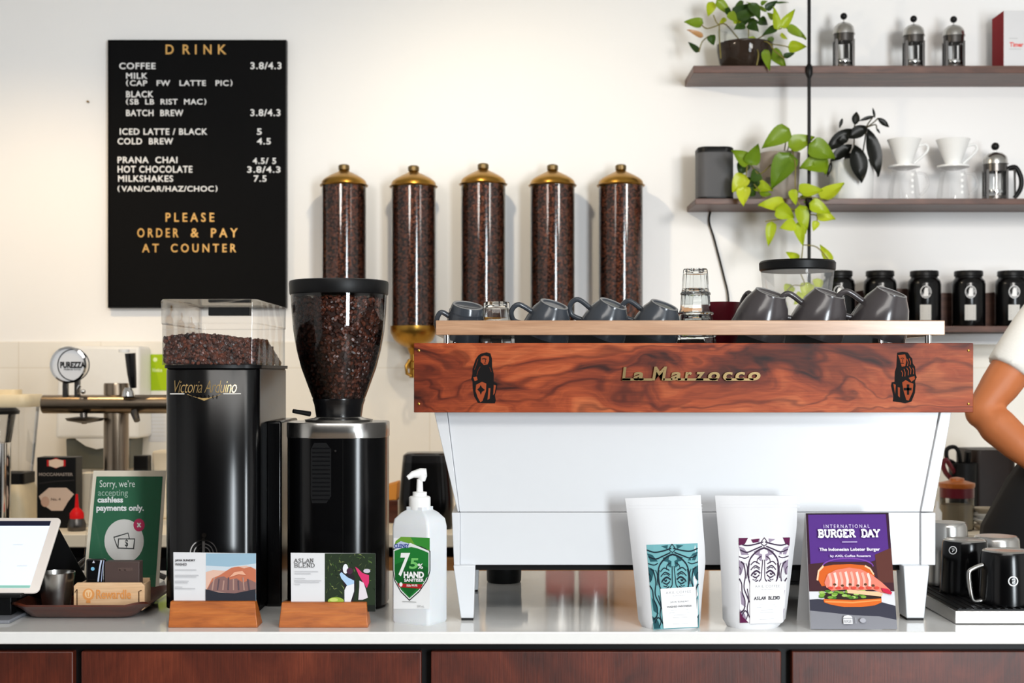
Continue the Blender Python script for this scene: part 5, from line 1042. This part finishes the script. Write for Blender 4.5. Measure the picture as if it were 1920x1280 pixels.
# cable bundle behind the tray
b = MB(M['steel_dark'])
b.tube(curve([(X(60, 2.9), 2.9, CT + .006), (X(120, 2.88), 2.88, CT + .02), W(160, 1050, 2.9), W(200, 1040, 2.95), (X(310, 3), 3.0, CT + .006)], 8), .006, seg=8)
tag(obj('cable', b), 'grey braided cable lying behind the tray and green sign', 'cable')
# ================================================================ drip tray and pitchers (right)
D = 2.474; x0 = X(1791, D); x1 = 1.16; zt = Z(1145, D)
t = thing('drip_tray', 'low stainless drip tray with black top under the pitchers', 'tray', ((x0 + x1) / 2, 2.65, CT))
b = MB(M['steel']); b.box(x0, x1, D, 2.84, CT + .001, zt); obj('pan', b, t, .001)
b = MB(M['black']); b.box(x0 + .006, x1 - .006, D + .006, 2.834, zt, zt + .0015)
for k in range(26): b.box(x0 + .01 + k * .0135, x0 + .015 + k * .0135, D + .012, 2.828, zt + .0015, zt + .003)
obj('grid', b, t)
PZ = zt + .0032
def pitcher(cx, cy, h, r, label, black=True, ha=200, logo=None, wire=True):
    t = thing('milk_pitcher', label, 'milk pitcher', (cx, cy, PZ), 'upside down milk pitchers on the drip tray')
    m = M['black_satin'] if black else M['steel']
    b = MB(m); b.lathe([(r, 0), (r * 1.0, h * .1), (r * .95, h * .6), (r * .90, h * .93), (r * .86, h * .975)] + ([(r * .80, h)] if not black else []), cx, cy, seg=44, z=PZ, cap0=False, cap1=not black); bd = obj('pitcher_body', b, t)
    if black: b = MB(M['steel']); b.lathe([(r * .862, h * .974), (r * .84, h * .99), (r * .78, h), (r * .74, h * .985), (r * .3, h * .98)], cx, cy, seg=44, z=PZ, cap0=False); obj('base_disc', b, t)
    a = R(ha); ux, uy = math.cos(a), math.sin(a); P = lambda q, z: (cx + ux * q, cy + uy * q, PZ + z)
    b = MB(M['black_satin'] if black and not wire else M['steel']); b.tube(curve([P(r * .94, h * .72), P(r * 1.30, h * .66), P(r * 1.5, h * .56), P(r * 1.42, h * .2), P(r * 1.3, h * .05), P(r * .97, h * .05)], 6), .0042, seg=10); obj('handle', b, t)
    if logo:
        px, py, k = logo; p = Print(on_depthfun(lambda x, z: cy - math.sqrt(max((r * .955) ** 2 - (x - cx) ** 2, 1e-6)) , cy - r)); 
        p.arc(px, py, k, 0, 360, k * .28, flat((225, 225, 225)), .002); p.ribbon([(px - k * .3, py - k * .35), (px + k * .35, py - k * .35), (px + k * .3, py + k * .1), (px - k * .1, py + k * .15), (px - k * .1, py + k * .5)], k * .22, flat((225, 225, 225)), .002); obj('logo', p.mb, bd)
    return t
d = 2.545; pitcher(X(1886, d), d, Z(1030, d) - PZ, .0475, 'black milk pitcher upside down at front right with round white logo', True, 190, (1899, 1089, 8.5))
d = 2.665; pitcher(X(1809, d), d, Z(1010, d) - PZ, .0455, 'black milk pitcher upside down behind the front pitcher, logo at its left', True, 75, (1786, 1031, 7))
d = 2.775; pitcher(X(1776, d), d, Z(978, d) - PZ, .042, 'bare steel milk pitcher upside down at the rear left of the drip tray', False, 100)
d = 2.755; pitcher(X(1868, d), d, Z(1004, d) - PZ, .0475, 'bare steel milk pitcher upside down behind the two black pitchers', False, 60)
# ================================================================ back counter, left
# blender and steel mixer at the left edge
D = 4.62; pr = D / F; cx = X(18, D); t = thing('blender', 'clear blender jug with cream lid at the far left of the back worktop', 'blender', (cx, D, BC))
Zd = lambda y, d=D: Z(y, d)
b = MB(M['cream_plastic']); b.rbox(cx, D, 52 * pr, 52 * pr, .03, [Zd(762), Zd(759), Zd(745), Zd(739)], scales=[.97, 1, 1, .94]); b.rbox(cx, D, 20 * pr, 20 * pr, .02, [Zd(739), Zd(730)]); lid = obj('lid', b, t)
b = MB(M['acrylic']); b.rbox(cx, D, 46 * pr, 46 * pr, .03, [Zd(885), Zd(762)], scales=[.78, 1]); obj('jug', b, t)
b = MB(M['black']); b.rbox(cx, D, 38 * pr, 38 * pr, .02, [Zd(905), Zd(885)]); obj('collar', b, t)
b = MB(M['cream_plastic']); b.rbox(cx, D, 46 * pr, 50 * pr, .03, [BC + .008, Zd(930), Zd(905)], scales=[1.1, 1, .8]); obj('motor_base', b, t)
b = MB(M['rubber']); b.rbox(cx, D, 46 * pr, 50 * pr, .03, [BC, BC + .008]); obj('foot', b, t)
D = 4.40; pr = D / F; cx = X(-12, D); t = thing('mixer', 'polished steel drink mixer with black base, cut by the left edge', 'mixer', (cx, D, BC))
b = MB(M['chrome']); b.lathe([(30 * pr, BC + .02), (31 * pr, Z(900, D)), (31 * pr, Z(830, D))], cx, D, seg=36); obj('steel_body', b, t)
b = MB(M['acrylic']); b.lathe([(31 * pr, Z(829, D)), (40 * pr, Z(776, D))], cx, D, seg=36); obj('mixing_cup', b, t)
b = MB(M['black']); b.lathe([(46 * pr, Z(776, D)), (47 * pr, Z(770, D)), (40 * pr, Z(764, D))], cx, D, seg=36); obj('cup_lid', b, t)
b = MB(M['black_gloss']); b.rbox(X(5, D), D, 40 * pr, 40 * pr, .03, [BC, BC + .016, BC + .022], scales=[1, 1, .94]); obj('base', b, t)
# tap tower
D = 4.52; pr = D / F; cx = X(218, D); t = thing('tap_tower', 'stainless T shaped tap tower with round white badge behind the green sign', 'tap tower', (cx, D, BC))
b = MB(M['steel_tap']); b.lathe([(23 * pr, BC + .006), (23 * pr, Z(722, D)), (22 * pr, Z(718, D))], cx, D, seg=40); obj('column', b, t)
b = MB(M['steel_tap']); b.lathe([(.06, BC), (.06, BC + .006)], cx, D, seg=32); obj('base_flange', b, t)
Mx = Matrix.Translation((0, D - .03, Z(757, D))) @ Matrix.Rotation(R(90), 4, 'Y')
b = MB(M['steel_tap']); rb = 17.5 * pr; xl, xr_ = X(86, D), X(352, D); b.lathe([(rb * .92, xl), (rb, xl + .003), (rb, xr_ - .003), (rb * .92, xr_)], 0, 0, seg=36, mx=Mx); obj('cross_bar', b, t)
# badge tap
bx = X(138, D); b = MB(M['steel_dark']); yb = D - .06
b.box(X(126, D), X(136, D), yb + .01, yb + .025, Z(745, D), Z(712, D)); b.box(X(148, D), X(158, D), yb + .01, yb + .025, Z(745, D), Z(708, D)); tp = obj('badge_bracket', b, t, .002)
My = Matrix.Translation((bx, yb + .012, Z(684, D))) @ Matrix.Rotation(R(90), 4, 'X')
b = MB(M['chrome']); b.lathe([(34 * pr, -.018), (34.5 * pr, 0), (34 * pr, .008), (30.5 * pr, .010), (30 * pr, .006)], 0, 0, seg=44, mx=My, cap1=False); ring = obj('badge_ring', b, tp)
b = MB(flat((226, 229, 234))); b.lathe([(30.3 * pr, .002), (30.3 * pr, .006)], 0, 0, seg=44, mx=My); obj('badge_face', b, tp)
p = Print(on_depth(yb + .012 - .006)); p.arc(138, 684, 29.5, 0, 360, 2.2, flat((70, 72, 76)), .0006, None, 40); p.text('PUREZZA', 113, 160, 678, 690, flat((24, 24, 26)), .05, 0, 0, .0008); p.text('PREMIUM WATER', 120, 152, 691, 694, flat((110, 112, 116)), .02, 0, 0, .0008); obj('badge_lettering', p.mb, tp)
b = MB(M['chrome']); b.tube([W(148, 741, yb + .02), W(147, 728, yb), W(150, 722, yb)], .006); b.ell(W(156, 734, yb), (.008,) * 3); obj('tap_lever', b, tp)
b = MB(M['steel_dark']); b.tube([(bx + .05, D - .06, Z(775, D)), (bx + .055, D - .07, Z(792, D))], [.012, .009]); b.lathe([(.012, 0), (.055, .008), (.06, .016), (.03, .02)], X(168, D), D - .05, seg=30, z=Z(792, D)); obj('spout', b, t)
# black handle tap
b = MB(M['black_gloss']); b.tube([W(250, 727, D - .06), W(247, 700, D - .066), W(244, 662, D - .07)], [6 * pr, 8.5 * pr, 10 * pr], seg=14); hd_ = obj('tap_handle', b, t)
b = MB(M['white_plastic']); b.lathe([(10 * pr, 0), (10 * pr, 5 * pr)], X(244, D), D - .07, seg=20, z=Z(661, D)); obj('handle_cap', b, hd_)
b = MB(M['chrome']); b.lathe([(12 * pr, Z(742, D)), (10 * pr, Z(733, D)), (6 * pr, Z(726, D))], X(250, D), D - .06, seg=20); obj('tap_valve', b, t)
b = MB(M['steel_dark']); b.tube([W(252, 772, D - .05), W(257, 788, D - .07)], [.013, .010]); obj('spout', b, t)
# paper towel dispenser on the wall
D = 5.0; t = thing('towel_dispenser', 'white paper towel dispenser on the tiled wall behind the tap tower', 'dispenser', W(180, 822, D))
yw = WALL - .0125
b = MB(M['white_plastic']); x0, x1 = X(103, D), X(260, D); 
b.hexa([(x0, D, Z(822, D)), (x1, D, Z(822, D)), (x1, yw, Z(822, D)), (x0, yw, Z(822, D)), (x0 + .004, D + .03, Z(648, D)), (x1 - .004, D + .03, Z(648, D)), (x1 - .004, yw, Z(648, D)), (x0 + .004, yw, Z(648, D))]); obj('cover', b, t, .012, 4)
b = MB(mat('shade_grey', (96, 98, 90), .6)); b.hexa([(X(122, D), D + .02, Z(880, D)), (X(240, D), D + .02, Z(880, D)), (X(240, D), yw, Z(880, D)), (X(122, D), yw, Z(880, D)), (X(120, D), D + .02, Z(823, D)), (X(243, D), D + .02, Z(823, D)), (X(243, D), yw, Z(823, D)), (X(120, D), yw, Z(823, D))]); obj('shade_block', b, t, .004)  # grey block standing in for the shadow beneath the dispenser
b = MB(M['white_plastic']); b.prism([(X(px, D), Z(py, D)) for px, py in ((140, 822), (225, 822), (205, 838), (180, 842), (160, 836))], D + .004, D + .012); obj('towel_tongue', b, t)
# notices on the wall
D = yw - .0008
b = MB(flat((166, 196, 30))); b.box(X(281, D), X(316, D), D, yw, Z(732, D), Z(664, D)); o = obj('wall_notice', b); tag(o, 'lime green notice stuck on the tiles left of the square hopper', 'notice')
p = Print(on_depth(D)); p.disc(291, 674, 4, flat((226, 238, 180)), n=.0003); p.text('Notice', 286, 304, 690, 697, flat((226, 238, 180)), .03, n=.0003); obj('print', p.mb, o)
b = MB(M['paper']); b.box(X(279, D), X(316, D), D, yw, Z(828, D), Z(775, D)); o = obj('wall_notice', b); tag(o, 'white paper notice on the tiles below the lime green one', 'notice')
p = Print(on_depth(D)); 
for k in range(6): p.ribbon([(284, 782 + 7 * k), (310, 782 + 7 * k)], 1, flat((205, 202, 196)), .0003)
obj('print', p.mb, o)
# filter paper box
D = 4.47; z1 = Z(857, D); x0, x1 = X(69, D), X(142, D)
b = MB(M['black']); b.box(x0, x1, D, D + .07, BC, z1); o = obj('filter_box', b, None, .002); tag(o, 'black box of paper coffee filters left of the tap tower', 'box')
p = Print(on_depth(D)); p.step = .0004
p.poly([(88, 862), (96, 862), (105, 858), (114, 862), (123, 862), (123, 874), (114, 874), (105, 878), (96, 874), (88, 874)], flat((196, 40, 40))); p.poly([(92, 863), (105, 860), (119, 863), (119, 873), (105, 877), (92, 873)], flat((240, 214, 190)))
p.text('MOCCAMASTER', 73, 137, 886, 892, flat((150, 140, 132)), .03); p.poly([(73, 930), (92, 914), (125, 914), (139, 926), (128, 940), (118, 957), (97, 957), (80, 945)], flat((214, 190, 172))); p.disc(85, 940, 8, flat((196, 160, 140)), 10); p.text('No. 4', 96, 114, 933, 938, flat((110, 90, 80)), .02); p.ribbon([(74, 906), (105, 902), (140, 900)], 2, flat((50, 48, 48))); obj('print', p.mb, o)
# squeeze bottle with a red cone top
D = 4.40; cx = X(144, D); pr = D / F; t = thing('squeeze_bottle', 'grey squeeze bottle with bright red cone top beside the green sign', 'bottle', (cx, D, BC))
b = MB(M['steel_dark']); b.lathe([(16 * pr, 0), (17 * pr, .004), (17 * pr, .02), (13 * pr, .038)], cx, D, seg=28, z=BC); obj('bottle_body', b, t)
b = MB(flat((222, 26, 30), .35)); zt = BC + .038; b.lathe([(13 * pr, 0), (13 * pr, .016), (9 * pr, .026), (4 * pr, .034), (2 * pr, .075)], cx, D, seg=24, z=zt); obj('nozzle_cap', b, t)
# white box and small black device
b = MB(M['paper_warm']); D = 4.6; b.box(X(149, D), X(176, D), D, D + .08, BC, Z(887, D)); tag(obj('white_box', b, None, .002), 'plain cream box standing between the filter box and the green sign', 'box')
b = MB(M['black']); D = 4.7; b.box(X(250, D), X(277, D), D, D + .05, BC, Z(854, D)); tag(obj('black_device', b, None, .003), 'small upright black device right of the tap column', 'device')
b = MB(M['paper_warm']); D = 4.75; b.box(X(284, D), X(330, D), D, D + .1, BC, Z(845, D)); tag(obj('cream_canister', b, None, .01, 3), 'cream canister on the back worktop hidden beside the tall grinder', 'canister')
# airpot left of the machine
D = 4.5; cx = X(800, D); pr = D / F; t = thing('airpot', 'black rounded dispenser standing behind the sanitiser bottle', 'airpot', (cx, D, BC))
b = MB(M['black_satin']); b.rbox(cx, D, 50 * pr, .085, .045, [BC, BC + .01, Z(930, D), Z(865, D)], n=8, scales=[.95, 1, 1, .88]); obj('body', b, t)
b = MB(M['black_gloss']); b.rbox(cx, D, 44 * pr, .075, .04, [Z(865, D), Z(852, D), Z(848, D)], n=8, scales=[1, .97, .85]); obj('lid', b, t)
# orange topped box
D = 4.62; b = MB(M['tray_wood']); b.box(X(716, D), X(746, D), D, D + .2, BC, Z(938, D)); tag(obj('red_brown_box', b, None, .002), 'red brown wooden box on the back worktop right of the round grinder', 'box')
b = MB(flat((214, 142, 62))); x0, x1 = X(716, D), X(744, D); b.hexa([(x0, D, Z(937.5, D)), (x1, D, Z(937.5, D)), (x1, D + .15, Z(937.5, D)), (x0, D + .15, Z(937.5, D)), (x0, D + .03, Z(914, D)), (x1, D + .03, Z(906, D)), (x1, D + .15, Z(906, D)), (x0, D + .15, Z(914, D))]); tag(obj('orange_packet', b, None, .003), 'orange packet lying on the red brown box', 'packet')
b = MB(M['black']); cx = X(945, 2.98); b.lathe([(.034, 0), (.036, .004), (.037, .05), (.040, .085), (.040, .09), (.036, .09)], cx, 2.98, seg=36, z=CT); b.box(cx + .036, cx + .05, 2.972, 2.988, CT + .065, CT + .085); tag(obj('knock_tub', b), 'black tub on the counter seen under the espresso machine', 'tub')
# things on the back worktop hidden by the machine but mirrored in the counter
for i, px in enumerate((1050, 1112)):
    D = 4.5; cx = X(px, D); t = thing('steel_bottle', 'steel bottle with red base behind the machine, %s of two' % ('left' if not i else 'right'), 'bottle', (cx, D, BC), 'steel bottles behind the machine')
    b = MB(flat((204, 74, 52))); b.lathe([(.044, 0), (.046, .01), (.046, .31)], cx, D, seg=28, z=BC); obj('red_base', b, t)
    b = MB(M['steel']); b.lathe([(.046, .31), (.046, .44), (.03, .5), (.02, .52)], cx, D, seg=28, z=BC); obj('upper_body', b, t)
b = MB(M['bamboo']); D = 4.5; b.box(X(1150, D), X(1330, D), D, D + .2, BC, BC + .5); tag(obj('bamboo_crate', b, None, .003), 'bamboo crate behind the machine, mirrored in the glossy counter', 'crate')
# ================================================================ back counter, right
D = 4.42; cx = X(1794, D); pr = D / F; t = thing('storage_jar', 'clear glass jar of pale powder with round wooden lid right of the machine', 'jar', (cx, D, BC))
zj = Z(912, D)
b = MB(M['glass']); b.lathe([(29 * pr, 0), (31 * pr, .004), (31 * pr, zj - BC)], cx, D, seg=40, z=BC, cap1=False); obj('jar_glass', b, t)
b = MB(flat((206, 188, 156))); b.lathe([(28 * pr, .004), (29.5 * pr, .01), (29.5 * pr, Z(945, D) - BC), (5 * pr, Z(943, D) - BC)], cx, D, seg=32, z=BC); obj('powder', b, t)
b = MB(M['teak']); b.lathe([(29 * pr, Z(918, D)), (33 * pr, Z(911, D)), (33 * pr, Z(905, D)), (14 * pr, Z(900, D)), (13 * pr, Z(896, D)), (3 * pr, Z(894, D))], cx, D, seg=40); obj('lid', b, t)
b = MB(M['maroon']); b.lathe([(31.4 * pr, Z(932, D)), (31.4 * pr, Z(914, D))], cx, D, seg=36, cap0=False, cap1=False); obj('band', b, t)
D = 4.72; cx = X(1806, D); pr = D / F; b = MB(M['black']); b.lathe([(.045, 0), (.047, .19), (.043, .19), (.041, .02)], cx, D, seg=28, z=BC); tag(obj('utensil_pot', b), 'black pot holding tongs behind the wooden lidded jar', 'pot')
def loop(name, label, pts, r, m, d): 
    b = MB(m); b.tube(curve([W(x, y, d + dz) for x, y, dz in pts], 8), r, seg=8); tag(obj(name, b), label, 'utensil', 'utensils in the black pot')
loop('scissors', 'black looped scissors handle leaning out of the utensil pot', [(1800, 900, .03), (1790, 870, .0), (1776, 860, -.02), (1776, 842, -.02), (1790, 838, -.02), (1798, 850, -.02), (1802, 880, .0), (1808, 910, .03)], .007, M['black'], D)
loop('tongs', 'dark red tongs leaning left out of the utensil pot', [(1800, 905, .03), (1786, 880, -.03), (1774, 862, -.04), (1768, 872, -.04), (1776, 890, -.03), (1796, 908, .03)], .008, M['maroon'], D)
loop('spatula', 'black spatula handle standing upright in the utensil pot', [(1808, 915, .03), (1812, 880, .02), (1815, 846, .0)], .011, M['black'], D)
D = 4.75; b = MB(mat('dark_brown_case', (28, 16, 10), .45, 0, .2, spec=.25)); b.rbox(X(1862, D), D + .08, 42 * D / F, .10, .03, [BC, Z(850, D), Z(843, D)], scales=[1, 1, .95]); tag(obj('dark_case', b), 'large dark brown rounded case behind the forearm on the back worktop', 'case')
D = 4.42; cx = X(1848, D); pr = D / F
for i in range(4):
    b = MB(M['white_ceramic'] if i % 3 else mat('sand_ceramic%d' % i, (198, 184, 160), .4)); z = BC + i * .0175; b.lathe([(14 * pr, 0), (15 * pr, .003), (26 * pr, .015), (26 * pr, .0172), (24 * pr, .0172), (13 * pr, .005)], cx, D, seg=36, z=z)
    tag(obj('plate', b), 'small plate in the stack beside the glass jar, %s' % ('bottom one', 'second from bottom', 'third from bottom', 'topmost')[i], 'plate', 'plates stacked by the jar')
D = 4.36; b = MB(M['white_plastic']); b.lathe([(.014, 0), (.015, .06), (.006, .075), (.005, .095)], X(1757, D), D, seg=18, z=BC); tag(obj('small_bottle', b), 'small white bottle between the machine and the wooden lidded jar', 'bottle')
# ================================================================ the person behind the counter
D = 3.52
t = thing('person', 'person in white t-shirt and black apron, bent arm reaching behind the counter', 'person', (1.42, D, 0))
def blob(mb, pts):                       # chain of tapered tubes with round ends, world points
    mb.tube([p for p, _ in pts], [r for _, r in pts], seg=14)
    for p, r in pts: mb.ell(p, (r, r, r), None, 14, 8)
px = lambda x, y, d=D: W(x, y, d)
pel = Vector((1.40, D + .07, .98)); chest = Vector((1.50, D + .08, 1.37)); neck = Vector((1.53, D + .06, 1.60)); head = Vector((1.53, D + .02, 1.74))
shR = px(1976, 576, D + .05); elR = px(1841, 772, D + .02); wrR = px(1975, 893, D - .08)
shL = Vector((1.70, D + .06, 1.55)); elL = Vector((1.79, D + .10, 1.26)); wrL = Vector((1.56, D - .12, 1.16))
b = MB(M['skin'])
def arm(sh, el, wr, hand_dir):
    blob(b, [(sh, .058), (sh.lerp(el, .35), .057), (sh.lerp(el, .75), .049), (el, .043), (el.lerp(wr, .22), .048), (el.lerp(wr, .5), .043), (el.lerp(wr, .85), .030), (wr, .027)])
    hd = Vector(hand_dir).normalized(); side = hd.cross(Vector((0, 0, 1))).normalized(); up = side.cross(hd)
    pm = wr + hd * .05; blob(b, [(wr, .026), (pm - side * .012, .022)]); blob(b, [(wr, .024), (pm + side * .02, .020)]); blob(b, [(pm - side * .02, .019), (pm + side * .026, .018)])
    return pm, hd, side, up
h1 = arm(shR, elR, wrR, (.9, -.3, -.25)); h2 = arm(shL, elL, wrL, (-.8, -.45, -.2))
blob(b, [(neck + Vector((0, 0, -.06)), .062), (neck, .056), (head + Vector((0, .01, -.06)), .058)])
b.ell(head, (.076, .098, .118), None, 20, 14); b.ell(head + Vector((0, -.015, -.06)), (.058, .075, .062)); b.tube([head + Vector((0, -.095, .012)), head + Vector((0, -.112, -.022)), head + Vector((0, -.098, -.03))], [.008, .014, .010])
for s in (-1, 1): b.ell(head + Vector((s * .078, .01, -.01)), (.012, .022, .032)); b.ell(head + Vector((s * .032, -.085, .03)), (.022, .012, .009)); b.ell(head + Vector((s * .03, -.083, .008)), (.013, .011, .009))
b.ell(head + Vector((0, -.088, -.058)), (.024, .012, .008))
blob(b, [(pel, .12), (pel.lerp(chest, .5), .125), (chest, .14), (chest.lerp(neck, .6), .09)])
blob(b, [(shR, .06), (chest + Vector((0, 0, .13)), .085), (shL, .06)])
for s in (-1, 1):
    hip = pel + Vector((s * .085, 0, -.05)); kn = Vector((hip.x + s * .01, D + .05, .50)); an = Vector((kn.x, D + .09, .09))
    blob(b, [(hip, .092), (hip.lerp(kn, .4), .082), (kn, .060), (kn.lerp(an, .35), .058), (an, .040)]); blob(b, [(an + Vector((0, .02, -.045)), .045), (an + Vector((0, -.14, -.052)), .036)])
for pm, hd, side, up in (h1, h2):
    for k, (o_, L) in enumerate(((-.026, .068), (-.009, .078), (.009, .074), (.025, .058))):
        a0 = pm + side * o_ + hd * .012; j1 = a0 + hd * L * .45 - up * .008; j2 = j1 + hd * L * .28 - up * .016; j3 = j2 + hd * L * .12 - up * .022
        b.tube([a0, j1, j2, j3], [.0100, .0092, .0085, .0070], seg=8)
    a0 = pm - hd * .03 - side * .024; b.tube([a0, a0 - side * .022 + hd * .02 - up * .008, a0 - side * .028 + hd * .045 - up * .014, a0 - side * .024 + hd * .062 - up * .02], [.0125, .0115, .010, .008], seg=8)
body = mesh_from_mods(b, 'body', [('REMESH', dict(mode='VOXEL', voxel_size=.0062)), ('SMOOTH', dict(factor=.5, iterations=6))], t)
b = MB(M['tee'])
blob(b, [(pel + Vector((0, 0, .02)), .145), (pel.lerp(chest, .5), .15), (chest, .165), (chest.lerp(neck, .62), .10)])
blob(b, [(shR + Vector((.02, 0, -.01)), .066), (chest + Vector((0, 0, .12)), .105), (shL + Vector((-.02, 0, -.01)), .066)])
for sh, el in ((shR, elR), (shL, elL)): b.tube([sh, sh.lerp(el, .25), sh.lerp(el, .5), sh.lerp(el, .62)], [.064, .066, .064, .062], seg=20)
mesh_from_mods(b, 't_shirt', [('REMESH', dict(mode='VOXEL', voxel_size=.008)), ('SMOOTH', dict(factor=.5, iterations=3))], t)
b = MB(M['jeans'])
for s in (-1, 1):
    hip = pel + Vector((s * .085, 0, -.05)); kn = Vector((hip.x + s * .01, D + .05, .50)); an = Vector((kn.x, D + .09, .12)); blob(b, [(hip, .105), (hip.lerp(kn, .4), .095), (kn, .074), (kn.lerp(an, .4), .070), (an, .058)])
blob(b, [(pel + Vector((-.06, 0, .02)), .125), (pel + Vector((.06, 0, .02)), .125)])
mesh_from_mods(b, 'trousers', [('REMESH', dict(mode='VOXEL', voxel_size=.01)), ('SMOOTH', dict(factor=.5, iterations=3))], t)
b = MB(M['apron']); rows = []
for z, hw, dp, cx_, a1 in ((1.40, .13, .155, 1.51, 60), (1.25, .165, .165, 1.48, 70), (1.12, .185, .165, 1.44, 92), (1.0, .205, .165, 1.40, 100), (.8, .225, .165, 1.40, 100), (.55, .24, .16, 1.40, 100)):
    rows.append([Vector((cx_ + hw * math.sin(R(a)), D + .075 - (dp + .012) * math.cos(R(a)), z)) for a in [-a1 + 2 * a1 * i / 16 for i in range(17)]])
b.loft(rows, None, False, False, closed=False); ap = obj('apron', b, t, fixn=False); sm = ap.modifiers.new('solid', 'SOLIDIFY'); sm.thickness = .004
b = MB(M['apron']); b.tube(curve([(1.42, D - .06, 1.40), (1.44, D - .04, 1.55), (1.48, D + .10, 1.64), (1.57, D + .10, 1.64), (1.61, D - .04, 1.55), (1.59, D - .06, 1.40)], 6), .008); obj('apron_strap', b, ap)
b = MB(M['hair']); b.ell(head + Vector((0, .02, .035)), (.086, .10, .098), None, 20, 12); obj('hair', b, t)
